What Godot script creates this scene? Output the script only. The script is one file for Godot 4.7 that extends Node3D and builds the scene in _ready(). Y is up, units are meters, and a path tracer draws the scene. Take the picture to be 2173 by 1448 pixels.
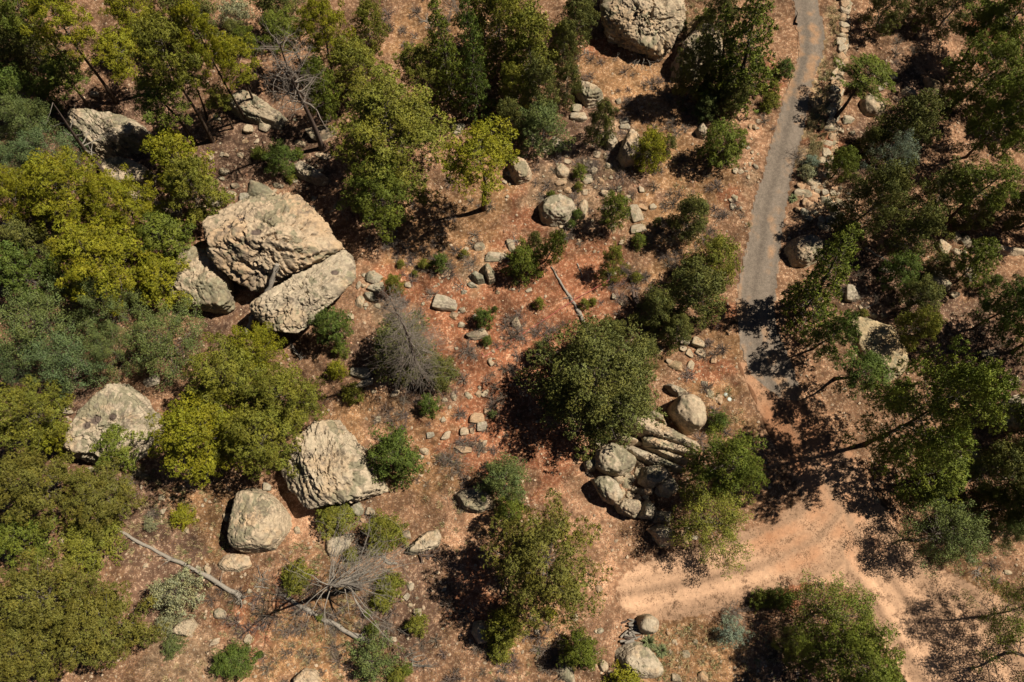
extends Node3D

# ---------------------------------------------------------------- camera constants
const CAM_H := 56.0
const TILT := 0.302            # radians away from straight down
const FPX := 1689.0            # focal length in photograph pixels (2173 x 1448)

var rng := RandomNumberGenerator.new()
var dirs := PackedVector3Array()
var di := 0
var noise_a := FastNoiseLite.new()
var noise_b := FastNoiseLite.new()
var noise_c := FastNoiseLite.new()
var noise_cell := FastNoiseLite.new()
var noise_blk := FastNoiseLite.new()
var noise_crk := FastNoiseLite.new()
var names := {}
var M := {}
var wall_line := PackedVector2Array()
var road_poly := PackedVector2Array()
var track_poly := PackedVector2Array()
var spheres := {}
var stone_meshes := []
var tree_variants := {}

# ---------------------------------------------------------------- pixel -> place
func ray(px: float, py: float) -> Vector3:
	var f := Vector3(0, -cos(TILT), -sin(TILT))
	var u := Vector3(0, sin(TILT), -cos(TILT))
	return f * FPX + Vector3.RIGHT * (px - 1086.5) + u * (724.0 - py)

func at_y(px: float, py: float, y: float) -> Vector3:
	var d := ray(px, py)
	return Vector3(0, CAM_H, 0) + d * ((y - CAM_H) / d.y)

func on_ground(px: float, py: float, above := 0.0) -> Vector3:
	var p := at_y(px, py, above)
	for i in 5:
		p = at_y(px, py, ground_y(p.x, p.z) + above)
	return p

func px_size(p: Vector3) -> float:      # metres per photograph pixel at p
	var f := Vector3(0, -cos(TILT), -sin(TILT))
	return (p - Vector3(0, CAM_H, 0)).dot(f) / FPX

func flat2(px: float, py: float) -> Vector2:
	var p := at_y(px, py, 0.0)
	return Vector2(p.x, p.z)

# ---------------------------------------------------------------- terrain
var road_mask := PackedFloat32Array()
const GX0 := -52.0
const GZ0 := -54.0
const GW := 104.0
const GD := 68.0
const GN := 416
const GM := 272

func mask_at(m: PackedFloat32Array, x: float, z: float) -> float:
	var fx := clampf((x - GX0) / GW * GN, 0.0, GN - 1.001)
	var fz := clampf((z - GZ0) / GD * GM, 0.0, GM - 1.001)
	var i := int(fx)
	var j := int(fz)
	var a := fx - i
	var b := fz - j
	var k := j * GN + i
	return lerpf(lerpf(m[k], m[k + 1], a), lerpf(m[k + GN], m[k + GN + 1], a), b)

func wall_drop(x: float, z: float) -> float:
	# how far the ground right of the retaining wall has dropped
	var wx := 0.0
	var n := wall_line.size()
	if z < wall_line[0].y:
		wx = wall_line[0].x
	elif z > wall_line[n - 1].y:
		wx = wall_line[n - 1].x + (z - wall_line[n - 1].y) * 0.6
	else:
		for i in n - 1:
			if z <= wall_line[i + 1].y:
				wx = lerpf(wall_line[i].x, wall_line[i + 1].x, (z - wall_line[i].y) / (wall_line[i + 1].y - wall_line[i].y))
				break
	var d := x - wx
	var fade := 1.0 - smoothstep(wall_line[n - 1].y - 1.0, wall_line[n - 1].y + 9.0, z)
	return fade * (1.25 * smoothstep(0.0, 0.55, d) + 0.035 * maxf(d - 0.5, 0.0))

func ground_y(x: float, z: float) -> float:
	var n := 0.5 * noise_a.get_noise_2d(x * 2.2, z * 2.2) + 0.13 * noise_a.get_noise_2d(x * 14.0 + 50.0, z * 14.0) + 0.035 * noise_b.get_noise_2d(x * 60.0, z * 60.0)
	var r := mask_at(road_mask, x, z) if road_mask.size() else 0.0
	return n * (1.0 - r) - 0.025 * r - wall_drop(x, z) * (1.0 - r)

# ---------------------------------------------------------------- naming
func numbered(called: String) -> String:
	if not names.has(called):
		names[called] = 0
		return called
	names[called] += 1
	return "%s_%03d" % [called, names[called]]

func tag(o: Node, label: String, category: String, group := "") -> void:
	o.set_meta("label", label)
	o.set_meta("category", category)
	if group:
		o.set_meta("group", group)

func thing(called: String, at: Vector3, label: String, category: String, group := "") -> Node3D:
	var o := Node3D.new()
	o.name = numbered(called)
	add_child(o)
	o.position = at
	tag(o, label, category, group)
	return o

func part(called: String, mesh: Mesh, mat: Material, parent: Node) -> MeshInstance3D:
	var o := MeshInstance3D.new()
	o.name = called if parent != self else numbered(called)
	o.mesh = mesh
	o.material_override = mat
	parent.add_child(o, true)
	return o

# ---------------------------------------------------------------- mesh collecting
class Soup:
	var v := PackedVector3Array()
	var n := PackedVector3Array()
	var c := PackedColorArray()
	func tri(p: Vector3, q: Vector3, r: Vector3, col: Color) -> void:
		var nn := (r - p).cross(q - p).normalized()
		v.append(p); v.append(q); v.append(r)
		n.append(nn); n.append(nn); n.append(nn)
		c.append(col); c.append(col); c.append(col)
	func tri_n(p: Vector3, q: Vector3, r: Vector3, a: Vector3, b: Vector3, d: Vector3, col: Color) -> void:
		v.append(p); v.append(q); v.append(r)
		n.append(a); n.append(b); n.append(d)
		c.append(col); c.append(col); c.append(col)
	func tube(path: PackedVector3Array, radii: PackedFloat32Array, sides: int, col: Color, knobby := 0.0) -> void:
		var rings := []
		var norms := []
		var k := path.size()
		var up := Vector3(0.31, 0.2, 0.93).normalized()
		for i in k:
			var d := (path[mini(i + 1, k - 1)] - path[maxi(i - 1, 0)]).normalized()
			var s := d.cross(up)
			if s.length() < 0.1:
				s = d.cross(Vector3.RIGHT)
			s = s.normalized()
			var t := d.cross(s)
			var ring := PackedVector3Array()
			var nr := PackedVector3Array()
			for j in sides:
				var a := TAU * j / sides
				var o := s * cos(a) + t * sin(a)
				var rr := radii[i] * (1.0 + knobby * sin(j * 12.9 + i * 7.3 + path[i].y * 5.0))
				ring.append(path[i] + o * rr)
				nr.append(o)
			rings.append(ring)
			norms.append(nr)
		for i in k - 1:
			for j in sides:
				var m := (j + 1) % sides
				tri_n(rings[i][j], rings[i + 1][j], rings[i + 1][m], norms[i][j], norms[i + 1][j], norms[i + 1][m], col)
				tri_n(rings[i][j], rings[i + 1][m], rings[i][m], norms[i][j], norms[i + 1][m], norms[i][m], col)
		for j in range(1, sides - 1):
			tri(rings[0][0], rings[0][j], rings[0][j + 1], col)
			tri(rings[k - 1][0], rings[k - 1][j + 1], rings[k - 1][j], col)
	func mesh() -> ArrayMesh:
		var a := []
		a.resize(Mesh.ARRAY_MAX)
		a[Mesh.ARRAY_VERTEX] = v
		a[Mesh.ARRAY_NORMAL] = n
		a[Mesh.ARRAY_COLOR] = c
		var m := ArrayMesh.new()
		if v.size():
			m.add_surface_from_arrays(Mesh.PRIMITIVE_TRIANGLES, a)
		return m

func rd() -> Vector3:
	di = (di + 1) % dirs.size()
	return dirs[di]

func rf(a: float, b: float) -> float:
	return rng.randf_range(a, b)

# ---------------------------------------------------------------- materials
func lin(r: float, g: float, b: float) -> Color:
	return Color(r, g, b).linear_to_srgb()

func grain_image(size: int, sd: int, lo: float, hi: float, f1: float, f2: float) -> Image:
	var a := FastNoiseLite.new()
	a.seed = sd
	a.frequency = f1
	a.fractal_octaves = 3
	var b := FastNoiseLite.new()
	b.seed = sd + 7
	b.frequency = f2
	b.fractal_octaves = 4
	var ia := a.get_seamless_image(size, size)
	var ib := b.get_seamless_image(size, size)
	ia.convert(Image.FORMAT_L8)
	ib.convert(Image.FORMAT_L8)
	var da := ia.get_data()
	var db := ib.get_data()
	var o := PackedByteArray()
	o.resize(size * size * 3)
	for i in size * size:
		var x := lerpf(lo, hi, clampf(da[i] / 255.0 * 0.55 + db[i] / 255.0 * 0.45, 0.0, 1.0))
		var y := int(clampf(x, 0.0, 1.0) * 255.0)
		o[i * 3] = y
		o[i * 3 + 1] = y
		o[i * 3 + 2] = y
	return Image.create_from_data(size, size, false, Image.FORMAT_RGB8, o)

func normal_tex(size: int, sd: int, freq: float, strength: float, octaves := 4) -> ImageTexture:
	var a := FastNoiseLite.new()
	a.seed = sd
	a.frequency = freq
	a.fractal_octaves = octaves
	var im := a.get_seamless_image(size, size)
	im.convert(Image.FORMAT_RGBA8)
	im.bump_map_to_normal_map(strength)
	return ImageTexture.create_from_image(im)

func leafy(c: Color) -> StandardMaterial3D:
	var m := StandardMaterial3D.new()
	m.albedo_color = c
	m.vertex_color_use_as_albedo = true
	m.roughness = 0.62
	m.metallic_specular = 0.35
	m.cull_mode = BaseMaterial3D.CULL_DISABLED
	m.backlight_enabled = true
	m.backlight = Color(c.r * 0.35, c.g * 0.35, c.b * 0.15)
	return m

func make_materials() -> void:
	var grain := ImageTexture.create_from_image(grain_image(512, 3, 0.6, 1.1, 0.012, 0.06))
	var fine := normal_tex(512, 21, 0.03, 6.0)
	var rock_fine := normal_tex(512, 22, 0.018, 9.0, 5)
	for k in [["rock", 0.92, 0.90, 0.88], ["rock_red", 0.92, 0.76, 0.66], ["rock_grey", 0.76, 0.78, 0.78], ["rock_dark", 0.6, 0.5, 0.47], ["rock_earth", 0.36, 0.36, 0.36]]:
		var m := StandardMaterial3D.new()
		m.vertex_color_use_as_albedo = true
		m.albedo_color = lin(k[1], k[2], k[3])
		m.albedo_texture = grain
		m.uv1_triplanar = true
		m.uv1_scale = Vector3.ONE * 0.45
		m.normal_enabled = true
		m.normal_texture = rock_fine
		m.normal_scale = 0.9
		m.roughness = 0.95
		m.metallic_specular = 0.2
		M[k[0]] = m
	for k in [["bark", 0.10, 0.07, 0.052], ["bark_grey", 0.24, 0.205, 0.175], ["dead_wood", 0.38, 0.335, 0.285], ["dead_bark", 0.17, 0.125, 0.105], ["twig", 0.34, 0.285, 0.24]]:
		var m := StandardMaterial3D.new()
		m.vertex_color_use_as_albedo = true
		m.albedo_color = lin(k[1], k[2], k[3])
		m.albedo_texture = grain
		m.uv1_triplanar = true
		m.uv1_scale = Vector3(2.2, 0.7, 2.2)
		m.normal_enabled = true
		m.normal_texture = fine
		m.roughness = 0.95
		m.metallic_specular = 0.15
		M[k[0]] = m
	for k in TINTS:
		M["leaf_" + k] = leafy(lin(TINTS[k][0], TINTS[k][1], TINTS[k][2]))
	var d := StandardMaterial3D.new()
	d.vertex_color_use_as_albedo = true
	d.roughness = 1.0
	d.metallic_specular = 0.1
	d.cull_mode = BaseMaterial3D.CULL_DISABLED
	M["litter"] = d
	var s := StandardMaterial3D.new()
	s.vertex_color_use_as_albedo = true
	s.roughness = 0.5
	M["plain"] = s

const TINTS := {
	"y": [0.310, 0.300, 0.018], "g": [0.195, 0.232, 0.030], "b": [0.135, 0.190, 0.070], "o": [0.250, 0.252, 0.034],
	"k": [0.165, 0.205, 0.058], "s": [0.360, 0.360, 0.190], "v": [0.138, 0.192, 0.032], "w": [0.270, 0.330, 0.230], "j": [0.180, 0.188, 0.044], "m": [0.210, 0.195, 0.034],
}

# ---------------------------------------------------------------- rocks
func icosphere(level: int) -> Array:
	if spheres.has(level):
		return spheres[level]
	var t := (1.0 + sqrt(5.0)) / 2.0
	var v := PackedVector3Array([Vector3(-1, t, 0), Vector3(1, t, 0), Vector3(-1, -t, 0), Vector3(1, -t, 0), Vector3(0, -1, t), Vector3(0, 1, t), Vector3(0, -1, -t), Vector3(0, 1, -t), Vector3(t, 0, -1), Vector3(t, 0, 1), Vector3(-t, 0, -1), Vector3(-t, 0, 1)])
	for i in v.size():
		v[i] = v[i].normalized()
	var f := PackedInt32Array([0, 11, 5, 0, 5, 1, 0, 1, 7, 0, 7, 10, 0, 10, 11, 1, 5, 9, 5, 11, 4, 11, 10, 2, 10, 7, 6, 7, 1, 8, 3, 9, 4, 3, 4, 2, 3, 2, 6, 3, 6, 8, 3, 8, 9, 4, 9, 5, 2, 4, 11, 6, 2, 10, 8, 6, 7, 9, 8, 1])
	for l in level:
		var mid := {}
		var g := PackedInt32Array()
		for i in range(0, f.size(), 3):
			var e := []
			for k in 3:
				var a := f[i + k]
				var b := f[i + (k + 1) % 3]
				var key := mini(a, b) * 100000 + maxi(a, b)
				if not mid.has(key):
					mid[key] = v.size()
					v.append((v[a] + v[b]).normalized())
				e.append(mid[key])
			g.append_array(PackedInt32Array([f[i], e[0], e[2], f[i + 1], e[1], e[0], f[i + 2], e[2], e[1], e[0], e[1], e[2]]))
		f = g
	spheres[level] = [v, f]
	return spheres[level]

# a rock: planes cut from a ball, edges worn round, then bedding ledges, lumps and pits
func rock_mesh(level: int, planes: Array, sharp: float, o: Dictionary) -> ArrayMesh:
	var ico := icosphere(level)
	var ds: PackedVector3Array = ico[0]
	var fs: PackedInt32Array = ico[1]
	var pn := PackedVector3Array()
	for pl in planes:
		pn.append(pl[0] / pl[1])
	var sz: float = o.get("size", 1.0)
	var seed_off := Vector3(o.get("seed", 0) * 17.3, o.get("seed", 0) * 5.1, o.get("seed", 0) * 9.7)
	var bed: Vector3 = o.get("bed", Vector3(0.2, 0.9, 0.3)).normalized()
	var bed_amp: float = o.get("bed_amp", 0.05)
	var rough: float = o.get("rough", 0.05)
	var pits: float = o.get("pits", 0.0)
	var ledges: float = o.get("ledges", 5.0)
	var lichen: float = o.get("lichen", 0.3)
	var varnish: float = o.get("varnish", 0.2)
	var base: Color = o.get("color", Color(0.585, 0.478, 0.345))
	var own := sin(seed_off.x * 3.7)
	base = base.lerp(Color(0.50, 0.455, 0.375), 0.45 * maxf(own, 0.0)).lerp(Color(0.60, 0.45, 0.315), 0.45 * maxf(-own, 0.0))
	var spots: Array = o.get("spots_local", [])
	var v := PackedVector3Array()
	var c := PackedColorArray()
	v.resize(ds.size())
	c.resize(ds.size())
	for i in ds.size():
		var d := ds[i]
		var s := 0.0
		for q in pn:
			var x := q.dot(d)
			if x > 0.0:
				s += pow(x, sharp)
		var r := pow(s, -1.0 / sharp)
		var p := d * r
		var w := p + seed_off
		var n1 := noise_a.get_noise_3dv(w * (55.0 / sz))
		var n2 := noise_b.get_noise_3dv(w * (210.0 / sz))
		var n3 := noise_b.get_noise_3dv(w * (820.0 / sz))
		var blk := noise_blk.get_noise_3dv(w * (95.0 / sz) + Vector3(n2, n1, n2) * 9.0)
		var stretch := w + bed * (w.dot(bed) * 1.4)
		var crack := 1.0 - smoothstep(0.02, 0.16, noise_crk.get_noise_3dv(stretch * (48.0 / sz) + Vector3(n2, n1, n3) * 3.0) + 1.0)
		var q2 := p.dot(bed) / sz * ledges + 0.55 * n1 + 0.22 * n2
		var fr := q2 - floorf(q2)
		var led := (fr / 0.78 if fr < 0.78 else (1.0 - fr) / 0.22) - 0.5
		led *= 0.35 + 0.9 * absf(noise_c.get_noise_2d(floorf(q2) * 37.0 + seed_off.x, 40.0 * n1))
		var k := rough * (0.7 * n1 + 0.34 * n2 + 0.24 * n3 + 0.6 * blk - 1.7 * crack) + bed_amp * led * 1.7
		if pits > 0.0:
			var cell := noise_cell.get_noise_3dv(w * (110.0 / sz) + Vector3(n2, n1, n3) * 5.0)
			var area := smoothstep(0.0, 0.3, noise_a.get_noise_3dv(w * (40.0 / sz) + Vector3(90, 0, 0)))
			k -= pits * area * (1.0 - smoothstep(-0.85, -0.55, cell))
		v[i] = d * maxf(r + k * sz, r * 0.5)
		# colour: warm sandstone, grey-green lichen with ragged outlines, dark mineral stain
		var li := noise_a.get_noise_3dv(w * 16.0 + Vector3(33, 0, 0)) + 0.6 * noise_b.get_noise_3dv(w * 60.0)
		var va := noise_a.get_noise_3dv(w * 12.0 + Vector3(0, 71, 0)) + 0.5 * n3
		var col := base * (1.0 + 0.16 * n2 + 0.10 * led)
		col = col.lerp(Color(base.r * 1.08, base.g * 0.93, base.b * 0.78), 0.5 * smoothstep(0.0, 0.35, n1))
		col = col.lerp(Color(0.27, 0.255, 0.17), smoothstep(0.42 - lichen, 0.50 - lichen, li) * 0.75)
		col = col.lerp(Color(0.46, 0.45, 0.31), smoothstep(0.25, 0.31, noise_b.get_noise_3dv(w * 85.0 + Vector3(5, 5, 5))) * 0.55 * clampf(lichen * 2.5, 0.0, 1.0))
		col = col.lerp(Color(0.16, 0.125, 0.10), smoothstep(0.5 - varnish, 0.6 - varnish, va) * 0.6)
		var run := noise_b.get_noise_3d(w.x * 150.0 / sqrt(sz), w.y * 14.0, w.z * 150.0 / sqrt(sz))
		col = col.lerp(Color(0.23, 0.19, 0.16), 0.5 * smoothstep(0.2, 0.34, run) * smoothstep(0.0, 0.2, n1 + 0.1))
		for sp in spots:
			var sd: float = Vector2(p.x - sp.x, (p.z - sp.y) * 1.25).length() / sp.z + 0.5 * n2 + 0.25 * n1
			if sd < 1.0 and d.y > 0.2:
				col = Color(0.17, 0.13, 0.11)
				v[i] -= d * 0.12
		c[i] = Color(clampf(col.r, 0, 1), clampf(col.g, 0, 1), clampf(col.b, 0, 1))
	var n := PackedVector3Array()
	n.resize(v.size())
	for i in range(0, fs.size(), 3):
		var a := v[fs[i]]
		var nn := (v[fs[i + 2]] - a).cross(v[fs[i + 1]] - a)
		n[fs[i]] += nn
		n[fs[i + 1]] += nn
		n[fs[i + 2]] += nn
	if n[0].dot(v[0]) < 0.0:
		for i in n.size():
			n[i] = -n[i]
	for i in n.size():
		n[i] = n[i].normalized()
	var idx := PackedInt32Array()
	idx.resize(fs.size())
	for i in range(0, fs.size(), 3):
		idx[i] = fs[i]
		idx[i + 1] = fs[i + 2]
		idx[i + 2] = fs[i + 1]
	var arr := []
	arr.resize(Mesh.ARRAY_MAX)
	arr[Mesh.ARRAY_VERTEX] = v
	arr[Mesh.ARRAY_NORMAL] = n
	arr[Mesh.ARRAY_COLOR] = c
	arr[Mesh.ARRAY_INDEX] = idx
	var m := ArrayMesh.new()
	m.add_surface_from_arrays(Mesh.PRIMITIVE_TRIANGLES, arr)
	return m

# boulder from its outline in the photograph: sides from the outline's edges, tops given as [azimuth, tilt, height]
func boulder(called: String, label: String, outline: Array, h: float, o := {}, category := "boulder", group := "") -> MeshInstance3D:
	var lift: float = o.get("lift", 0.45)
	var first := Vector2.ZERO
	for q in outline:
		first += Vector2(q[0], q[1])
	first /= outline.size()
	var g := on_ground(first.x, first.y, h * lift)
	var gy := ground_y(g.x, g.z) + float(o.get("raise", 0.0))
	var pts := PackedVector2Array()
	for q in outline:
		var p := at_y(q[0], q[1], gy + h * lift)
		pts.append(Vector2(p.x, p.z))
	var hull := Geometry2D.convex_hull(pts)
	var c := Vector2.ZERO
	var area := 0.0
	for i in hull.size() - 1:
		var a := hull[i]
		var b := hull[i + 1]
		var w := (a - hull[0]).cross(b - hull[0])
		c += (a + b + hull[0]) / 3.0 * w
		area += w
	c /= area
	var yc := h * 0.42
	var planes := []
	var slope: float = deg_to_rad(o.get("slope", 14.0))
	var lean: Array = o.get("lean", [0.0, 0.0])       # azimuth the whole block leans to (0 = right, 90 = away), degrees
	var lv := Vector2(cos(deg_to_rad(lean[0])), -sin(deg_to_rad(lean[0])))
	var big := 0.0
	for i in hull.size() - 1:
		var a := hull[i]
		var b := hull[i + 1]
		if a.distance_to(b) < 0.05:
			continue
		var e := (b - a).normalized()
		var n2 := Vector2(e.y, -e.x)
		if n2.dot((a + b) * 0.5 - c) < 0.0:
			n2 = -n2
		var t := slope + 0.12 * sin(i * 2.3 + h) - deg_to_rad(lean[1]) * n2.dot(lv)
		var n3 := Vector3(n2.x * cos(t), sin(t), n2.y * cos(t))
		var m3 := Vector3((a.x + b.x) * 0.5 - c.x, h * lift - yc, (a.y + b.y) * 0.5 - c.y)
		planes.append([n3, maxf(m3.dot(n3), 0.12)])
		big = maxf(big, (a - c).length())
	for q in o.get("tops", [[0.0, 4.0, h]]):
		var az: float = deg_to_rad(q[0])
		var ti: float = deg_to_rad(q[1])
		var n3 := Vector3(cos(az) * sin(ti), cos(ti), -sin(az) * sin(ti))
		planes.append([n3, maxf((float(q[2]) - yc) * cos(ti), 0.15)])
	planes.append([Vector3.DOWN, yc + 0.35])
	rng.seed = int(first.x * 31 + first.y)
	for i in int(o.get("cuts", 14)):
		var n3 := Vector3(rf(-1, 1), rf(0.25, 1.1), rf(-1, 1)).normalized()
		var sup := 0.0
		for q in hull:
			for y in [h * 0.9 - yc]:
				sup = maxf(sup, n3.dot(Vector3(q.x - c.x, y, q.y - c.y)))
		planes.append([n3, maxf(sup * rf(0.78, 0.95), 0.15)])
	o["size"] = maxf(big, h) * float(o.get("scale_detail", 1.0))
	o["seed"] = int(first.x) % 97
	var loc := []
	for q in o.get("spots", []):
		var w := at_y(q[0], q[1], gy + h * 0.92)
		loc.append(Vector3(w.x - c.x, w.z - c.y, q[2] * px_size(w)))
	o["spots_local"] = loc
	var lev: int = o.get("level", 4 if big < 1.6 else 5 if big < 3.3 else 6)
	var mi := part(called, rock_mesh(lev, planes, maxf(o.get("sharp", 34.0), 9.0), o), M[o.get("mat", "rock")], self)
	mi.position = Vector3(c.x, gy + yc, c.y)
	tag(mi, label, category, group)
	return mi

func make_stones() -> void:
	for i in 14:
		rng.seed = 900 + i
		var planes := []
		for k in 11:
			var n := rd()
			planes.append([n, rf(0.62, 1.0)])
		for n in [Vector3.UP, Vector3.DOWN, Vector3.RIGHT, Vector3.LEFT, Vector3.BACK, Vector3.FORWARD]:
			planes.append([n, 1.0 if absf(n.y) < 0.5 else 0.8])
		var col := Color(0.585, 0.478, 0.345) if i % 3 else Color(0.56, 0.475, 0.36)
		stone_meshes.append(rock_mesh(3, planes, 22.0, {"size": 1.0, "seed": 40 + i, "rough": 0.05, "bed_amp": 0.03, "lichen": [0.05, 0.3, 0.18][i % 3], "varnish": 0.12, "color": col}))

func stone_at(called: String, p: Vector3, rx: float, ry: float, rz: float, yaw: float, mat: String, parent: Node = null) -> MeshInstance3D:
	var mi := part(called, stone_meshes[rng.randi() % stone_meshes.size()], M[mat], parent if parent else self)
	var b := Basis(Vector3.UP, yaw) * Basis(Vector3.RIGHT, rf(-0.2, 0.2))
	mi.transform = Transform3D(b.scaled_local(Vector3(rx, ry, rz)), p)
	return mi

# ---------------------------------------------------------------- trees
func tuft(s: Soup, p: Vector3, d: Vector3, r: float, n: int, wid: float, col: Color) -> void:
	for i in n:
		var e := (d * 0.55 + rd()).normalized()
		var w := e.cross(rd()).normalized() * (r * wid)
		var tip := p + e * (r * (0.7 + 0.5 * absf(rd().x)))
		var o := (e * 0.5 + d * 1.2 + Vector3(0, 0.1, 0)).normalized()
		if i & 1:
			blade(s, p, tip + w, tip - w, o, col)
		else:
			blade(s, p + w, p - w, tip, o, col)

# a leaf or needle face, turned to the outside of its tuft
func blade(s: Soup, a: Vector3, b: Vector3, c: Vector3, o: Vector3, col: Color) -> void:
	var nn := (c - a).cross(b - a).normalized()
	if nn.dot(o) < 0.0:
		var m := (o * 0.8 - nn).normalized()
		s.tri_n(a, c, b, m, m, m, col)
	else:
		var m := (o * 0.8 + nn).normalized()
		s.tri_n(a, b, c, m, m, m, col)

func leaves(s: Soup, p: Vector3, r: float, n: int, size: float, col: Color) -> void:
	for i in n:
		var e := rd()
		var q := p + e * (r * (0.45 + 0.6 * absf(rd().y)))
		q.y -= r * 0.2 * absf(e.y)
		var a := (rd() + e * 0.4).normalized() * size
		var b := a.cross(rd()).normalized() * size * 0.55
		var o := (e + Vector3(0, 0.4, 0)).normalized()
		blade(s, q - a, q + b, q + a, o, col)
		blade(s, q - a, q + a, q - b, o, col)

func make_tree(sp: Dictionary, sd: int) -> Dictionary:
	rng.seed = sd
	di = (sd * 37) % dirs.size()
	var trunk := Soup.new()
	var limbs := Soup.new()
	var crown := Soup.new()
	var h: float = sp.h
	var R: float = sp.r
	var white := Color(1, 1, 1)
	var path := PackedVector3Array()
	var rad := PackedFloat32Array()
	var steps := 9
	var r0: float = sp.get("r0", h * 0.014 + 0.05)
	var wx := rf(-1, 1)
	var wz := rf(-1, 1)
	for i in steps + 1:
		var t := float(i) / steps
		var wob: float = sp.get("wob", 0.02) * h
		path.append(Vector3(wob * wx * sin(t * 3.0) + wob * 0.4 * sin(t * 9 + wz), t * h * 0.97 - 0.3 * (1.0 - t), wob * wz * sin(t * 2.6) + wob * 0.4 * cos(t * 8 + wx)))
		rad.append(r0 * (1.0 - 0.93 * t) * (1.35 if i == 0 else 1.0))
	trunk.tube(path, rad, 8, white, 0.06)
	var cb: float = sp.cb
	var nl: int = sp.limbs
	var lump := FastNoiseLite.new()
	lump.seed = sd
	lump.frequency = 0.5
	for i in nl:
		var s := pow((i + rf(0.1, 0.9)) / nl, sp.get("bias", 0.9))
		var t := cb + (1.0 - cb) * s * 0.97
		var ft := t * steps
		var k := mini(int(ft), steps - 1)
		var from := path[k].lerp(path[k + 1], ft - k)
		var az := i * 2.39996 + rf(-0.5, 0.5)
		var e := 1.0
		var el := 0.0
		match sp.form:
			"pine":
				e = (0.62 + 0.38 * sin(PI * (s * 0.75 + 0.12))) * (1.0 - pow(s, 3.5) * 0.8)
				el = lerpf(-0.05, 0.85, s)
			"fir":
				e = pow(1.0 - s, 0.75) * 0.95 + 0.06
				el = lerpf(-0.15, 0.55, s)
			"round":
				e = sqrt(maxf(0.04, 1.0 - pow(absf(s * 1.55 - 0.55), 2.0)))
				el = lerpf(-0.05, 1.15, s)
			"dome":
				e = sqrt(maxf(0.06, 1.0 - s * s * 0.9))
				el = lerpf(0.1, 1.1, s)
		e *= maxf(0.3, 1.0 + (0.5 if sp.form == "pine" else 0.65) * lump.get_noise_3d(cos(az) * 2.4, s * 4.0, sin(az) * 2.4))
		var L := R * e * rf(0.72, 1.08)
		var out := Vector3(cos(az), 0, sin(az))
		var lp := PackedVector3Array()
		var lr := PackedFloat32Array()
		var bend := rf(-0.25, 0.35)
		var side := Vector3(-out.z, 0, out.x)
		var wig := rf(-0.14, 0.14)
		for j in 6:
			var f := j / 5.0
			var a := el + bend * f * 0.5
			lp.append(from + out * (cos(a) * L * f) + Vector3.UP * (sin(a) * L * f * (0.75 if sp.form != "fir" else 0.4)) + side * (wig * L * sin(f * 4.0)) )
			lr.append(maxf(r0 * 0.30 * (1.0 - t * 0.5) * (1.0 - 0.85 * f) * clampf(L / R, 0.4, 1.0), 0.007))
		limbs.tube(lp, lr, 4, white)
		var nc := int(maxf(1.0, round(sp.clumps * L / R)))
		for m in nc:
			var f := lerpf(sp.get("inner", 0.38), 1.02, (m + rf(0.2, 0.8)) / nc) if m < nc - 1 else 1.0
			var fj := minf(f, 0.999) * 5.0
			var j := int(fj)
			var q := lp[j].lerp(lp[j + 1], fj - j)
			var sw: float = rf(-1, 1) * R * sp.get("spread", 0.24) * (1.15 - 0.5 * f)
			var end: Vector3 = q + side * sw + out * absf(sw) * 0.4 + Vector3.UP * rf(-0.06, 0.16) * R
			if absf(sw) > 0.12:
				limbs.tube(PackedVector3Array([q, q.lerp(end, 0.5) + rd() * 0.04, end]), PackedFloat32Array([lr[j] * 0.55, lr[j] * 0.4, 0.006]), 3, white)
			var lum := rf(0.58, 0.84)
			var hue := rf(-0.07, 0.07)
			var col := Color(clampf(lum * (1.0 + hue), 0, 1), lum, clampf(lum * (1.0 - hue * 2.0), 0, 1))
			var outward: Vector3 = (end - Vector3(0, from.y - 0.2 * R, 0)).normalized()
			var cr: float = sp.clump_r * rf(0.75, 1.25)
			if sp.leaf == "leaf":
				leaves(crown, end, cr, sp.tufts, sp.tuft_r, col)
			else:
				for u in sp.tufts:
					var off := rd() * (cr * rf(0.55, 1.05))
					off.y = off.y * 0.42 if off.y < 0.0 else off.y * 0.62
					var lu := rf(0.82, 1.14)
					tuft(crown, end + off, (outward * 0.4 + off.normalized()).normalized(), sp.tuft_r * rf(0.8, 1.2), sp.needles, sp.wid, Color(col.r * lu, col.g * lu, col.b * lu))
	return {"trunk": trunk.mesh(), "limbs": limbs.mesh(), "crown": crown.mesh(), "h": h, "r": R, "mid": sp.mid, "tris": (trunk.v.size() + limbs.v.size() + crown.v.size()) / 3}

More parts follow.
